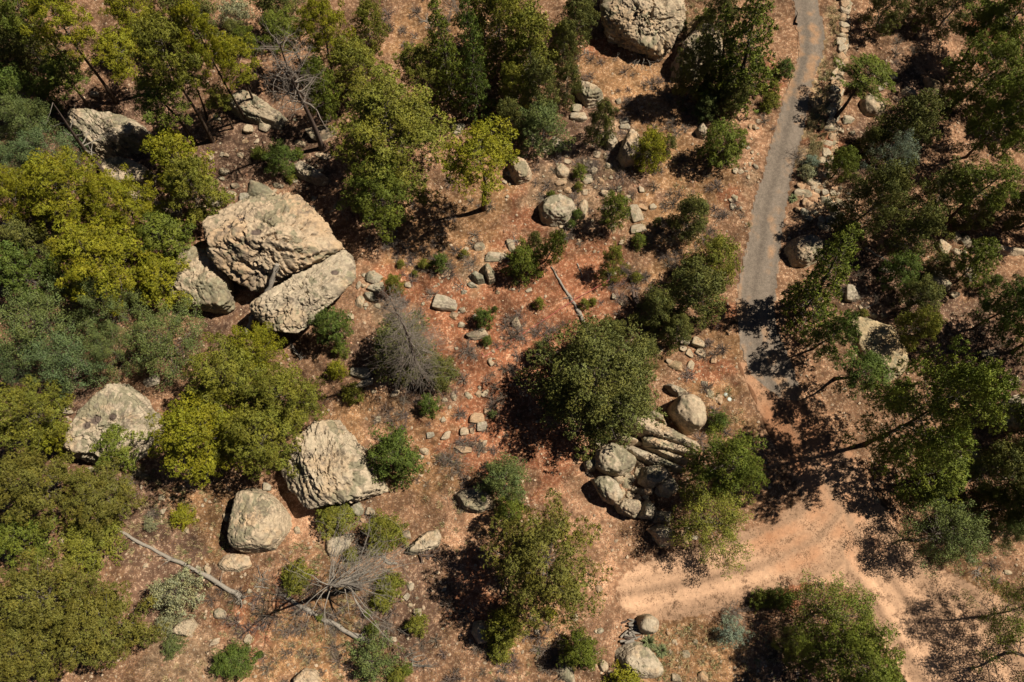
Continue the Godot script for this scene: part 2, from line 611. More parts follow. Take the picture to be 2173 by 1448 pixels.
const SPECIES := {
	# tall open pine, big pine, small pine, juniper, fir, oak, shrubs
	"P": {"form": "pine", "h": 12.0, "r": 2.9, "cb": 0.58, "limbs": 46, "clumps": 2.5, "clump_r": 0.56, "tufts": 42, "tuft_r": 0.155, "needles": 10, "wid": 0.18, "leaf": "needle", "mid": 0.8, "n": 3},
	"Q": {"form": "pine", "h": 11.0, "r": 4.2, "cb": 0.25, "limbs": 64, "clumps": 3.4, "clump_r": 0.68, "tufts": 46, "tuft_r": 0.17, "needles": 10, "wid": 0.18, "leaf": "needle", "mid": 0.64, "spread": 0.2, "n": 4},
	"N": {"form": "pine", "h": 6.0, "r": 2.2, "cb": 0.16, "limbs": 48, "clumps": 2.5, "clump_r": 0.44, "tufts": 34, "tuft_r": 0.14, "needles": 10, "wid": 0.19, "leaf": "needle", "mid": 0.6, "n": 3},
	"J": {"form": "round", "h": 5.6, "r": 2.5, "cb": 0.07, "limbs": 70, "clumps": 3.3, "clump_r": 0.42, "tufts": 40, "tuft_r": 0.1, "needles": 6, "wid": 0.32, "leaf": "needle", "mid": 0.55, "wob": 0.05, "inner": 0.5, "n": 4},
	"F": {"form": "fir", "h": 11.0, "r": 2.6, "cb": 0.06, "limbs": 120, "clumps": 5.2, "clump_r": 0.26, "tufts": 6, "tuft_r": 0.2, "needles": 9, "wid": 0.2, "leaf": "needle", "mid": 0.45, "bias": 1.1, "inner": 0.3, "n": 3},
	"O": {"form": "dome", "h": 5.2, "r": 3.0, "cb": 0.2, "limbs": 50, "clumps": 4.3, "clump_r": 0.42, "tufts": 115, "tuft_r": 0.051, "needles": 0, "wid": 0, "leaf": "leaf", "mid": 0.62, "wob": 0.06, "inner": 0.45, "n": 3},
	"S": {"form": "dome", "h": 1.5, "r": 1.0, "cb": 0.06, "limbs": 56, "clumps": 3.6, "clump_r": 0.15, "tufts": 7, "tuft_r": 0.11, "needles": 8, "wid": 0.17, "leaf": "needle", "mid": 0.5, "wob": 0.06, "inner": 0.45, "n": 4, "r0": 0.05},
	"B": {"form": "round", "h": 3.2, "r": 2.0, "cb": 0.03, "limbs": 74, "clumps": 3.4, "clump_r": 0.32, "tufts": 30, "tuft_r": 0.085, "needles": 6, "wid": 0.33, "leaf": "needle", "mid": 0.5, "wob": 0.05, "inner": 0.5, "n": 3, "r0": 0.08},
	"K": {"form": "round", "h": 7.5, "r": 4.0, "cb": 0.08, "limbs": 96, "clumps": 3.8, "clump_r": 0.56, "tufts": 50, "tuft_r": 0.115, "needles": 6, "wid": 0.32, "leaf": "needle", "mid": 0.55, "wob": 0.06, "inner": 0.45, "n": 2},
	"G": {"form": "dome", "h": 2.2, "r": 1.9, "cb": 0.06, "limbs": 60, "clumps": 5.0, "clump_r": 0.24, "tufts": 34, "tuft_r": 0.055, "needles": 0, "wid": 0, "leaf": "leaf", "mid": 0.5, "wob": 0.05, "inner": 0.4, "n": 3, "r0": 0.06},
}

func make_variants() -> void:
	var total := 0
	for k in SPECIES:
		tree_variants[k] = []
		for i in SPECIES[k].n:
			var sp: Dictionary = SPECIES[k].duplicate()
			if i % 2:
				sp.r *= 1.0
				sp.limbs = int(sp.limbs * 0.9)
			var t := make_tree(sp, hash(k) % 1000 + i * 13 + 5)
			total += t.tris
			tree_variants[k].append(t)
	print("tree triangles ", total)

var tree_count := {}
# kind, crown centre in the photograph, crown width in pixels, foot of the trunk in pixels or -1, height in metres or 0, tint, label
func plant_tree(row: Array) -> void:
	var kind: String = row[0]
	var cx: float = row[1]
	var cy: float = row[2]
	var h: float = row[6]
	var list: Array = tree_variants[kind]
	var n: int = tree_count.get(kind, 0)
	tree_count[kind] = n + 1
	var v: Dictionary = list[n % list.size()]
	rng.seed = int(cx * 7 + cy * 131)
	var foot: Vector3
	var lean := Vector2.ZERO
	if row[4] >= 0:
		foot = on_ground(row[4], row[5])
		var best := 1e9
		var yb := 4.0
		for i in 160:
			var y := 0.5 + i * 0.1
			var p := at_y(cx, cy, foot.y + y)
			var d := Vector2(p.x - foot.x, p.z - foot.z).length()
			if d < best:
				best = d
				yb = y
				lean = Vector2(p.x - foot.x, p.z - foot.z)
		if h == 0.0:
			h = yb / v.mid
		else:
			var p2 := at_y(cx, cy, foot.y + h * v.mid)
			lean = Vector2(p2.x - foot.x, p2.z - foot.z)
		lean = lean / (h * v.mid)
		lean = lean.limit_length(0.5)
	else:
		var p := on_ground(cx, cy, h * v.mid)
		foot = Vector3(p.x, ground_y(p.x, p.z), p.z)
	var w: float = row[3] * px_size(foot + Vector3.UP * h * 0.6)
	var sx: float = w / (2.0 * v.r)
	var sy: float = h / v.h
	if debug:
		print("%s c(%d,%d) h %.1f w %.1f lean %.2f scale %.2f %.2f" % [kind, cx, cy, h, w, lean.length(), sx, sy])
	var called: String = {"P": "pine_tree", "Q": "pine_tree", "N": "pine_tree", "J": "juniper_tree", "F": "fir_tree", "O": "oak_tree", "S": "shrub", "G": "shrub", "B": "juniper_bush", "K": "juniper_tree"}[kind]
	var cat: String = "shrub" if kind in ["S", "G"] else "tree"
	if kind == "B":
		cat = "bush"
	if kind == "J" and h < 2.6:
		called = "juniper_bush"
		cat = "bush"
	var o := thing(called, foot, row[8], cat, row[9] if row.size() > 9 else "")
	var yaw := rf(0, TAU)
	var b := Basis(Vector3.UP, yaw)
	if lean.length() > 0.005 :
		b = Basis(Vector3(lean.y, 0, -lean.x).normalized(), atan(lean.length())) * b
	b = b.scaled_local(Vector3(sx, sy, sx))
	o.basis = b
	var tr := part("trunk", v.trunk, M["bark_grey" if kind in ["O", "G", "J", "B", "K"] else "bark"], o)
	part("limbs", v.limbs, M["bark_grey"], tr)
	part("crown", v.crown, M["leaf_" + row[7]], o)

var debug := false

# ---------------------------------------------------------------- ground
# patches of different soil, in photograph pixels: [x, y, radius, kind]; kinds: r red, p pink sand, l orange leaf litter, d grey-brown duff, s straw, t stony tan
const SOIL := [
	[1000, 600, 150, "r"], [960, 900, 110, "r"], [1040, 920, 110, "r"], [1160, 440, 90, "r"], [1200, 640, 120, "r"], [1100, 790, 130, "r"], [1000, 720, 100, "r"], [880, 560, 90, "r"], [1240, 560, 80, "r"],
	[735, 640, 50, "p"], [640, 1110, 70, "p"], [700, 1130, 60, "p"], [560, 1410, 90, "p"], [480, 1360, 70, "r"], [1190, 1020, 60, "p"], [1240, 1100, 60, "p"], [1180, 960, 60, "r"], [1270, 1160, 60, "p"], [1290, 1270, 90, "p"],
	[1130, 1330, 110, "l"], [1260, 1340, 80, "p"], [1000, 1250, 70, "r"], [830, 900, 90, "p"], [760, 880, 60, "l"], [880, 880, 70, "l"], [940, 1010, 90, "l"], [960, 1090, 60, "p"], [520, 690, 40, "p"], [600, 1260, 40, "r"],
	[1330, 160, 110, "l"], [1400, 230, 110, "l"], [1460, 380, 110, "l"], [1400, 440, 90, "l"], [960, 490, 110, "l"], [870, 520, 70, "l"], [700, 1330, 130, "l"], [620, 1360, 100, "l"], [1080, 1100, 70, "l"], [950, 80, 90, "l"], [880, 60, 60, "l"],
	[1450, 560, 90, "l"], [1540, 720, 70, "l"], [1500, 850, 60, "l"], [1570, 930, 60, "l"], [1350, 720, 60, "l"], [1030, 400, 80, "l"], [1680, 300, 30, "s"], [1640, 150, 40, "r"], [1270, 90, 60, "r"], [1230, 120, 50, "l"],
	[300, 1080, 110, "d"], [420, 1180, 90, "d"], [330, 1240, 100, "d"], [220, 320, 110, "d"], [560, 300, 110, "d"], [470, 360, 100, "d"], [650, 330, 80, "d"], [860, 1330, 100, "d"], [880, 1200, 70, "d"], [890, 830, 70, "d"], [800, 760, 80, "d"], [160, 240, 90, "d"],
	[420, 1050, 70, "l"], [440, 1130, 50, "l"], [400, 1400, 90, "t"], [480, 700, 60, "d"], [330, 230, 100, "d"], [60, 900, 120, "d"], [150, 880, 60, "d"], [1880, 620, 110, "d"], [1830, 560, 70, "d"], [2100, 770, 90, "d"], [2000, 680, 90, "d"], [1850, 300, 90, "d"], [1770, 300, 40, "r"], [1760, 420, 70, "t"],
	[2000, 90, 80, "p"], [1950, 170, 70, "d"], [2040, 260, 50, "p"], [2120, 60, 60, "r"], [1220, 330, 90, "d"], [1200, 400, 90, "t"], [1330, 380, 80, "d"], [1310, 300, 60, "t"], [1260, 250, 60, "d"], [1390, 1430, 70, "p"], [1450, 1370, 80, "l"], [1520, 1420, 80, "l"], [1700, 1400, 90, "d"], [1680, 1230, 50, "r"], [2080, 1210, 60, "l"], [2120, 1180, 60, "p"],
	[1768, 30, 30, "s"], [1762, 90, 30, "s"], [1757, 150, 30, "s"], [1735, 220, 28, "s"], [1722, 290, 28, "s"], [1708, 345, 26, "s"], [1690, 395, 22, "s"], [1600, 350, 22, "t"], [1588, 400, 22, "t"], [1576, 460, 20, "t"], [1470, 60, 40, "s"],
	[1010, 560, 40, "t"], [790, 630, 40, "t"], [1620, 560, 20, "r"], [1560, 420, 40, "r"], [1540, 640, 30, "r"], [1510, 780, 40, "r"], [1140, 930, 60, "r"], [1150, 985, 42, "r"], [1180, 1030, 42, "r"], [1212, 1075, 42, "p"], [1248, 1120, 45, "p"], [1590, 330, 22, "p"], [1580, 420, 22, "p"], [1600, 270, 25, "p"],
]
const ASPHALT := [[1675, -30], [1690, 30], [1694, 75], [1697, 112], [1686, 150], [1672, 182], [1662, 216], [1652, 255], [1641, 290], [1632, 320], [1622, 365], [1607, 410], [1597, 445], [1590, 500], [1578, 550], [1568, 600], [1564, 650], [1567, 700], [1574, 740], [1592, 790], [1620, 820], [1668, 850], [1700, 850], [1690, 800], [1672, 750], [1648, 700], [1642, 660], [1648, 610], [1652, 560], [1659, 500], [1668, 440], [1677, 390], [1690, 330], [1702, 290], [1711, 250], [1718, 200], [1728, 160], [1746, 122], [1750, 80], [1745, 45], [1736, 5], [1724, -30]]
const TRACK := [[1566, 770], [1590, 830], [1620, 890], [1650, 950], [1680, 1010], [1700, 1060], [1640, 1100], [1560, 1135], [1450, 1165], [1400, 1180], [1330, 1215], [1308, 1245], [1318, 1290], [1360, 1312], [1430, 1318], [1510, 1300], [1580, 1280], [1640, 1255], [1700, 1240], [1760, 1237], [1815, 1255], [1845, 1300], [1862, 1350], [1890, 1400], [1925, 1448], [1960, 1520], [2230, 1520], [2230, 1330], [2130, 1270], [2050, 1235], [1975, 1195], [1915, 1140], [1880, 1080], [1850, 1030], [1820, 980], [1770, 920], [1735, 870], [1705, 850], [1690, 800], [1640, 770]]

func soil_colors() -> Dictionary:
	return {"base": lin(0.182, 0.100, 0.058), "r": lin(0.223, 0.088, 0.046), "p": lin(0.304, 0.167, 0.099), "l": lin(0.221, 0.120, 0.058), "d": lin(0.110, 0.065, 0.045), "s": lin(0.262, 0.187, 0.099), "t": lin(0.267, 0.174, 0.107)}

func poly_px(a: Array) -> PackedVector2Array:
	var o := PackedVector2Array()
	for q in a:
		o.append(flat2(q[0], q[1]))
	return o

func build_masks() -> void:
	road_poly = poly_px(ASPHALT)
	track_poly = poly_px(TRACK)
	var im := Image.create(GN, GM, false, Image.FORMAT_RF)
	for j in GM:
		for i in GN:
			var p := Vector2(GX0 + GW * i / GN, GZ0 + GD * j / GM)
			if Geometry2D.is_point_in_polygon(p, road_poly) or Geometry2D.is_point_in_polygon(p, track_poly):
				im.set_pixel(i, j, Color(1, 1, 1))
	# widen and soften so that the ground is level a little past the road's edge
	var small := im.duplicate()
	small.resize(GN / 6, GM / 6, Image.INTERPOLATE_TRILINEAR)
	small.resize(GN, GM, Image.INTERPOLATE_CUBIC)
	road_mask.resize(GN * GM)
	for j in GM:
		for i in GN:
			road_mask[j * GN + i] = clampf(maxf(im.get_pixel(i, j).r, small.get_pixel(i, j).r * 2.2), 0.0, 1.0)

func ground_texture() -> ImageTexture:
	var W := 2048
	var H := int(2048.0 * GD / GW)
	var cols := soil_colors()
	# coarse maps of the soil kinds, then enlarged and given ragged edges
	var cw := 260
	var ch := int(cw * GD / GW)
	var coarse := Image.create(cw, ch, false, Image.FORMAT_RGBF)
	var base: Color = cols.base
	var amount := PackedFloat32Array()
	var spots := []
	for q in SOIL:
		var p := flat2(q[0], q[1])
		var r: float = q[2] * px_size(Vector3(p.x, 0, p.y))
		spots.append([p, r, cols[q[3]]])
	for j in ch:
		for i in cw:
			var x := GX0 + GW * (i + 0.5) / cw
			var z := GZ0 + GD * (j + 0.5) / ch
			var wxn := 2.2 * noise_a.get_noise_2d(x * 9.0, z * 9.0) + 1.0 * noise_b.get_noise_2d(x * 30.0, z * 30.0)
			var wzn := 2.2 * noise_a.get_noise_2d(x * 9.0 + 400.0, z * 9.0) + 1.0 * noise_b.get_noise_2d(x * 30.0 + 300.0, z * 30.0)
			var q := Vector2(x + wxn, z + wzn)
			var c := base
			for s in spots:
				var d: float = q.distance_to(s[0]) / s[1]
				if d < 1.15:
					c = c.lerp(s[2], 0.85 * (1.0 - smoothstep(0.6, 1.15, d)))
			coarse.set_pixel(i, j, c)
	coarse.resize(W, H, Image.INTERPOLATE_CUBIC)
	var lines := [poly_px([[1707, -30], [1716, 60], [1718, 110], [1695, 180], [1680, 260], [1660, 340], [1635, 430], [1622, 520], [1608, 620], [1605, 690], [1622, 760], [1660, 850], [1720, 950], [1770, 1040], [1790, 1090], [1740, 1150], [1620, 1205], [1480, 1240], [1340, 1265]]), poly_px([[1770, 1040], [1830, 1140], [1900, 1230], [1960, 1320], [2040, 1448], [2080, 1520]])]
	var road := Image.create(520, 340, false, Image.FORMAT_RGBF)
	for j in 340:
		for i in 520:
			var x := GX0 + GW * (i + 0.5) / 520.0
			var z := GZ0 + GD * (j + 0.5) / 340.0
			var p := Vector2(x, z)
			var a := 1.0 if Geometry2D.is_point_in_polygon(p, road_poly) else 0.0
			var b := 1.0 if Geometry2D.is_point_in_polygon(p, track_poly) else 0.0
			var st := 0.0
			if a + b > 0.0:
				var dm := 1e9
				for li in lines.size():
					var ln: PackedVector2Array = lines[li]
					for k in ln.size() - 1:
						var cp := Geometry2D.get_closest_point_to_segment(p, ln[k], ln[k + 1])
						var e := ln[k + 1] - ln[k]
						var dd := p.distance_to(cp)
						if dd < absf(dm):
							dm = dd * (1.0 if e.cross(p - ln[k]) > 0.0 else -1.0)
				st = noise_c.get_noise_2d(dm * 34.0, 11.0) + 0.35 * noise_c.get_noise_2d(dm * 80.0, 31.0)
			road.set_pixel(i, j, Color(a, b, st))
	road.resize(W, H, Image.INTERPOLATE_CUBIC)
	var ns := []
	for k in [[5, 0.45, 2], [6, 0.12, 3], [9, 0.03, 4], [11, 0.006, 4]]:
		var f := FastNoiseLite.new()
		f.seed = k[0]
		f.frequency = k[1]
		f.fractal_octaves = k[2]
		f.noise_type = FastNoiseLite.TYPE_SIMPLEX
		var im := f.get_image(W, H, false, false, true)
		im.convert(Image.FORMAT_L8)
		ns.append(im.get_data())
	var n0: PackedByteArray = ns[0]
	var n1: PackedByteArray = ns[1]
	var n2: PackedByteArray = ns[2]
	var n3: PackedByteArray = ns[3]
	var cd := coarse.get_data().to_float32_array()
	var rdv := road.get_data().to_float32_array()
	var out := PackedByteArray()
	out.resize(W * H * 3)
	var asph := lin(0.158, 0.128, 0.103)
	var dust := lin(0.250, 0.150, 0.088)
	var tan := lin(0.365, 0.228, 0.146)
	var redb := lin(0.205, 0.104, 0.058)
	var tan_z := flat2(1500, 1230)
	var red_z := flat2(1640, 920)
	var chip := lin(0.350, 0.274, 0.190)
	var dark := lin(0.084, 0.057, 0.042)
	for j in H:
		var z := GZ0 + GD * j / H
		for i in W:
			var k := j * W + i
			var a := n0[k] / 255.0 - 0.5
			var b := n1[k] / 255.0 - 0.5
			var c := n2[k] / 255.0 - 0.5
			var e := n3[k] / 255.0 - 0.5
			var r := cd[k * 3]
			var g := cd[k * 3 + 1]
			var u := cd[k * 3 + 2]
			# crumbs: pale chips and dark bits of litter
			if a + b * 0.8 > 0.30:
				r = lerpf(r, chip.r, 0.55); g = lerpf(g, chip.g, 0.55); u = lerpf(u, chip.b, 0.55)
			elif a - c * 0.9 < -0.30:
				r = lerpf(r, dark.r, 0.5); g = lerpf(g, dark.g, 0.5); u = lerpf(u, dark.b, 0.5)
			var m := 1.0 + 0.34 * a + 0.36 * b + 0.55 * c + 0.45 * e
			var tr := rdv[k * 3 + 1] + (b * 0.5 + c * 0.9)
			if tr > 0.25:
				var t := clampf((tr - 0.25) / 0.55, 0.0, 1.0)
				var x := GX0 + GW * i / W
				var dr := Vector2(x - red_z.x, z - red_z.y).length()
				var w := clampf(1.0 - dr / 7.5 + e * 1.3 + c * 0.5 + rdv[k * 3 + 2] * 0.5, 0.0, 1.0)
				var mm := 1.0 + 0.16 * a + 0.16 * b + 0.12 * c + 0.16 * e + 0.27 * rdv[k * 3 + 2]
				r = lerpf(r * m, lerpf(tan.r, redb.r, w) * mm, t)
				g = lerpf(g * m, lerpf(tan.g, redb.g, w) * mm, t)
				u = lerpf(u * m, lerpf(tan.b, redb.b, w) * mm, t)
				if a + c * 0.4 < -0.33:
					r *= 0.72; g *= 0.70; u *= 0.68
				m = 1.0
			var ro := rdv[k * 3] + (b * 0.30 + c * 0.45)
			if ro > 0.32:
				var t := clampf((ro - 0.32) / 0.16, 0.0, 1.0)
				var du := clampf(c * 1.6 + e * 2.0 + rdv[k * 3 + 2] * 0.8 - 0.2 + clampf((z + 15.5) * 0.35, 0.0, 1.0), 0.0, 0.85)
				var mm := 1.0 + 0.30 * a + 0.16 * b + 0.10 * c + 0.16 * rdv[k * 3 + 2]
				r = lerpf(r * m, lerpf(asph.r, dust.r, du) * mm, t)
				g = lerpf(g * m, lerpf(asph.g, dust.g, du) * mm, t)
				u = lerpf(u * m, lerpf(asph.b, dust.b, du) * mm, t)
				m = 1.0
			k *= 3
			out[k] = int(clampf(r * m, 0.0, 1.0) * 255.0)
			out[k + 1] = int(clampf(g * m, 0.0, 1.0) * 255.0)
			out[k + 2] = int(clampf(u * m, 0.0, 1.0) * 255.0)
	return ImageTexture.create_from_image(Image.create_from_data(W, H, false, Image.FORMAT_RGB8, out))

func sheet_from_poly(poly: PackedVector2Array, y: float) -> ArrayMesh:
	# a sheet cut to the outline, its rim ragged, a skirt hanging into the ground
	var fine := PackedVector2Array()
	for i in poly.size():
		var a := poly[i]
		var b := poly[(i + 1) % poly.size()]
		var k := maxi(1, int(a.distance_to(b) / 0.35))
		for j in k:
			var q := a.lerp(b, float(j) / k)
			q += Vector2(noise_b.get_noise_2d(q.x * 50.0, q.y * 50.0), noise_b.get_noise_2d(q.x * 50.0 + 99.0, q.y * 50.0)) * 0.22
			fine.append(q)
	var st := SurfaceTool.new()
	st.begin(Mesh.PRIMITIVE_TRIANGLES)
	var idx := Geometry2D.triangulate_polygon(fine)
	for i in idx:
		st.set_normal(Vector3.UP)
		st.set_uv(Vector2((fine[i].x - GX0) / GW, (fine[i].y - GZ0) / GD))
		st.add_vertex(Vector3(fine[i].x, y, fine[i].y))
	for i in fine.size():
		var a := fine[i]
		var b := fine[(i + 1) % fine.size()]
		var n := Vector3(b.y - a.y, 0, a.x - b.x).normalized()
		for q in [[a, y], [b, y], [b, y - 0.15], [a, y], [b, y - 0.15], [a, y - 0.15]]:
			st.set_normal(n)
			st.set_uv(Vector2((q[0].x - GX0) / GW, (q[0].y - GZ0) / GD))
			st.add_vertex(Vector3(q[0].x, q[1], q[0].y))
	return st.commit()

func build_ground() -> void:
	var tex := ground_texture()
	var m := StandardMaterial3D.new()
	m.albedo_texture = tex
	m.roughness = 1.0
	m.metallic_specular = 0.1
	m.texture_repeat = false
	M["ground"] = m
	# main sheet
	var nx := 416
	var nz := 272
	var v := PackedVector3Array()
	var n := PackedVector3Array()
	var uv := PackedVector2Array()
	var idx := PackedInt32Array()
	for j in nz + 1:
		for i in nx + 1:
			var x := GX0 + GW * i / nx
			var z := GZ0 + GD * j / nz
			v.append(Vector3(x, ground_y(x, z), z))
			uv.append(Vector2(float(i) / nx, float(j) / nz))
	for j in nz + 1:
		for i in nx + 1:
			var l := v[j * (nx + 1) + maxi(i - 1, 0)]
			var r := v[j * (nx + 1) + mini(i + 1, nx)]
			var a := v[maxi(j - 1, 0) * (nx + 1) + i]
			var b := v[mini(j + 1, nz) * (nx + 1) + i]
			n.append((b - a).cross(r - l).normalized())
	for j in nz:
		for i in nx:
			var k := j * (nx + 1) + i
			idx.append_array(PackedInt32Array([k, k + 1, k + nx + 2, k, k + nx + 2, k + nx + 1]))
	var arr := []
	arr.resize(Mesh.ARRAY_MAX)
	arr[Mesh.ARRAY_VERTEX] = v
	arr[Mesh.ARRAY_NORMAL] = n
	arr[Mesh.ARRAY_TEX_UV] = uv
	arr[Mesh.ARRAY_INDEX] = idx
	var g := ArrayMesh.new()
	g.add_surface_from_arrays(Mesh.PRIMITIVE_TRIANGLES, arr)
	part("ground", g, m, self).set_meta("kind", "structure")
	# the land beyond, a frame of four sheets that meets the main one
	var st := SurfaceTool.new()
	st.begin(Mesh.PRIMITIVE_TRIANGLES)
	var far := 900.0
	var x1 := GX0 + GW
	var z1 := GZ0 + GD
	for q in [[-far, -far, far, GZ0], [-far, z1, far, far], [-far, GZ0, GX0, z1], [x1, GZ0, far, z1]]:
		for c in [[0, 1], [2, 1], [2, 3], [0, 1], [2, 3], [0, 3]]:
			st.set_normal(Vector3.UP)
			st.add_vertex(Vector3(q[c[0]], -0.6, q[c[1]]))
	var fm := StandardMaterial3D.new()
	fm.albedo_color = lin(0.167, 0.114, 0.065)
	fm.albedo_texture = ImageTexture.create_from_image(grain_image(512, 77, 0.5, 1.1, 0.02, 0.1))
	fm.uv1_triplanar = true
	fm.uv1_world_triplanar = true
	fm.uv1_scale = Vector3.ONE * 0.05
	fm.roughness = 1.0
	part("terrain", st.commit(), fm, self).set_meta("kind", "structure")
	part("dirt_track", sheet_from_poly(track_poly, -0.012), m, self).set_meta("kind", "structure")
	part("road", sheet_from_poly(road_poly, 0.004), m, self).set_meta("kind", "structure")

# ---------------------------------------------------------------- loose ground cover
func scatter_point() -> Vector3:
	var p := on_ground(rf(-60, 2230), rf(-40, 1490))
	return p

func on_road(p: Vector3) -> float:
	return mask_at(road_mask, p.x, p.z)

func multi(called: String, label: String, category: String, mesh: Mesh, mat: Material, xf: Array, cols: Array) -> void:
	var mm := MultiMesh.new()
	mm.transform_format = MultiMesh.TRANSFORM_3D
	mm.use_colors = true
	mm.mesh = mesh
	mm.instance_count = xf.size()
	for i in xf.size():
		mm.set_instance_transform(i, xf[i])
		mm.set_instance_color(i, cols[i])
	var o := MultiMeshInstance3D.new()
	o.name = called
	o.multimesh = mm
	o.material_override = mat
	add_child(o)
	tag(o, label, category)
	o.set_meta("kind", "stuff")

func build_ground_cover() -> void:
	rng.seed = 4242
	# gravel: small angular stones
	var s := Soup.new()
	var ico := icosphere(0)
	for i in range(0, ico[1].size(), 3):
		var a: Vector3 = ico[0][ico[1][i]] * (0.7 + 0.4 * absf(sin(ico[1][i] * 5.1)))
		var b: Vector3 = ico[0][ico[1][i + 1]] * (0.7 + 0.4 * absf(sin(ico[1][i + 1] * 5.1)))
		var c: Vector3 = ico[0][ico[1][i + 2]] * (0.7 + 0.4 * absf(sin(ico[1][i + 2] * 5.1)))
		s.tri(a, c, b, Color(1, 1, 1))
	var xf := []
	var cols := []
	while xf.size() < 13000:
		var p := scatter_point()
		var dens := noise_a.get_noise_2d(p.x * 12.0, p.z * 12.0) + 0.5 * noise_b.get_noise_2d(p.x * 30.0, p.z * 30.0)
		if dens < rf(-0.45, 0.5) or on_road(p) > 0.2 and rng.randf() > 0.3:
			continue
		var k := 0.025 + 0.11 * pow(rng.randf(), 3.5)
		if on_road(p) > 0.2:
			k = minf(k, 0.035)
		xf.append(Transform3D(Basis(Vector3.UP, rf(0, TAU)).scaled_local(Vector3(k * rf(0.8, 1.5), k * 0.7, k)), p + Vector3(0, k * 0.15, 0)))
		var l := rf(0.55, 0.95)
		cols.append(Color(0.47 * l, 0.355 * l, 0.25 * l) if rng.randf() < 0.75 else Color(0.40 * l, 0.22 * l, 0.14 * l))
	multi("gravel", "small pale angular stones strewn over the red soil", "gravel", s.mesh(), M["litter"], xf, cols)
	# fallen leaves and bark flakes
	var lf := Soup.new()
	lf.tri(Vector3(-1, 0, 0), Vector3(0, 0.25, 0.6), Vector3(1, 0.05, 0), Color(1, 1, 1))
	lf.tri(Vector3(-1, 0, 0), Vector3(1, 0.05, 0), Vector3(0, 0.2, -0.6), Color(1, 1, 1))
	xf = []
	cols = []
	while xf.size() < 90000:
		var p := scatter_point()
		var dens := noise_a.get_noise_2d(p.x * 8.0 + 70.0, p.z * 8.0) + 0.7 * noise_b.get_noise_2d(p.x * 22.0, p.z * 22.0 + 40.0)
		if dens < rf(-0.5, 0.35) or on_road(p) > 0.15 and rng.randf() > 0.03:
			continue
		var k := rf(0.02, 0.05)
		xf.append(Transform3D(Basis(Vector3.UP, rf(0, TAU)) * Basis(Vector3.RIGHT, rf(-0.5, 0.5)).scaled_local(Vector3(k, k, k)), p + Vector3(0, 0.012, 0)))
		var l := rf(0.25, 0.75)
		var t := rng.randf()
		cols.append(Color(0.42 * l, 0.25 * l, 0.10 * l) if t < 0.5 else Color(0.36 * l, 0.26 * l, 0.16 * l) if t < 0.8 else Color(0.15 * l, 0.10 * l, 0.075 * l))
	multi("leaf_litter", "brown and orange fallen leaves lying on the soil", "litter", lf.mesh(), M["litter"], xf, cols)
	# leafless grey scrub: low fans of thin twigs
	var tw := Soup.new()
	for i in 26:
		var d := Vector3(rf(-1, 1), rf(0.25, 1.1), rf(-1, 1)).normalized()
		var L := rf(0.5, 1.0)
		var mid := d * L * 0.5 + rd() * 0.08
		tw.tube(PackedVector3Array([Vector3.ZERO, mid, d * L]), PackedFloat32Array([0.026, 0.019, 0.008]), 3, Color(1, 1, 1))
		for k in 4:
			var q := mid.lerp(d * L, rf(0.0, 0.8))
			tw.tube(PackedVector3Array([q, q + (d + rd() * 0.9) * rf(0.15, 0.35)]), PackedFloat32Array([0.014, 0.006]), 3, Color(1, 1, 1))
	xf = []
	cols = []
	var patches := [[1330, 150, 100], [1420, 240, 110], [1450, 330, 90], [1430, 420, 100], [960, 470, 90], [880, 500, 70], [1480, 560, 70], [940, 70, 80], [870, 40, 60], [1360, 700, 60], [1180, 710, 50], [1060, 700, 50], [1000, 850, 60], [970, 1010, 80], [990, 960, 60], [860, 870, 60], [700, 1340, 110], [620, 1330, 90], [640, 1390, 80], [960, 1370, 90], [1090, 1400, 80], [1180, 1370, 60], [1560, 1300, 50], [1500, 720, 50], [1480, 850, 60], [1540, 920, 60], [1290, 1000, 40], [780, 1290, 60], [1240, 300, 70], [1310, 350, 70], [1640, 240, 40], [1620, 1270, 40], [2060, 1230, 50], [1950, 120, 60], [1840, 640, 60], [1700, 350, 30], [500, 1300, 60], [1170, 350, 80], [1230, 470, 60], [1510, 470, 60], [880, 620, 50], [1050, 780, 60], [1320, 620, 60], [820, 520, 50], [310, 1050, 60], [2090, 740, 50], [930, 540, 60], [1440, 480, 60], [1380, 560, 60]]
	for q in patches:
		for i in int(q[2] * 0.2):
			var a := rf(0, TAU)
			var r: float = q[2] * sqrt(rng.randf())
			var p := on_ground(q[0] + cos(a) * r * 1.1, q[1] + sin(a) * r)
			if on_road(p) > 0.1:
				continue
			var k := rf(0.35, 0.85)
			xf.append(Transform3D(Basis(Vector3.UP, rf(0, TAU)).scaled_local(Vector3(k, k * rf(0.6, 1.0), k)), p - Vector3(0, 0.02, 0)))
			var l := rf(0.6, 1.0)
			cols.append(Color(l, l * rf(0.9, 1.0), l * rf(0.88, 1.0)))
	multi("dry_scrub", "low leafless grey scrub spread between the rocks", "scrub", tw.mesh(), M["twig"], xf, cols)
	# straw-coloured grass along the verge and in the clearings
	var gs := Soup.new()
	for i in 18:
		var d := Vector3(rf(-0.6, 0.6), 1.0, rf(-0.6, 0.6)).normalized()
		var q := Vector3(rf(-0.12, 0.12), 0, rf(-0.12, 0.12))
		var w := Vector3(-d.z, 0, d.x + 0.01).normalized() * 0.016
		gs.tri(q - w, q + w, q + d * rf(0.2, 0.36) + Vector3(d.x, 0, d.z) * 0.12, Color(1, 1, 1))
	xf = []
	cols = []
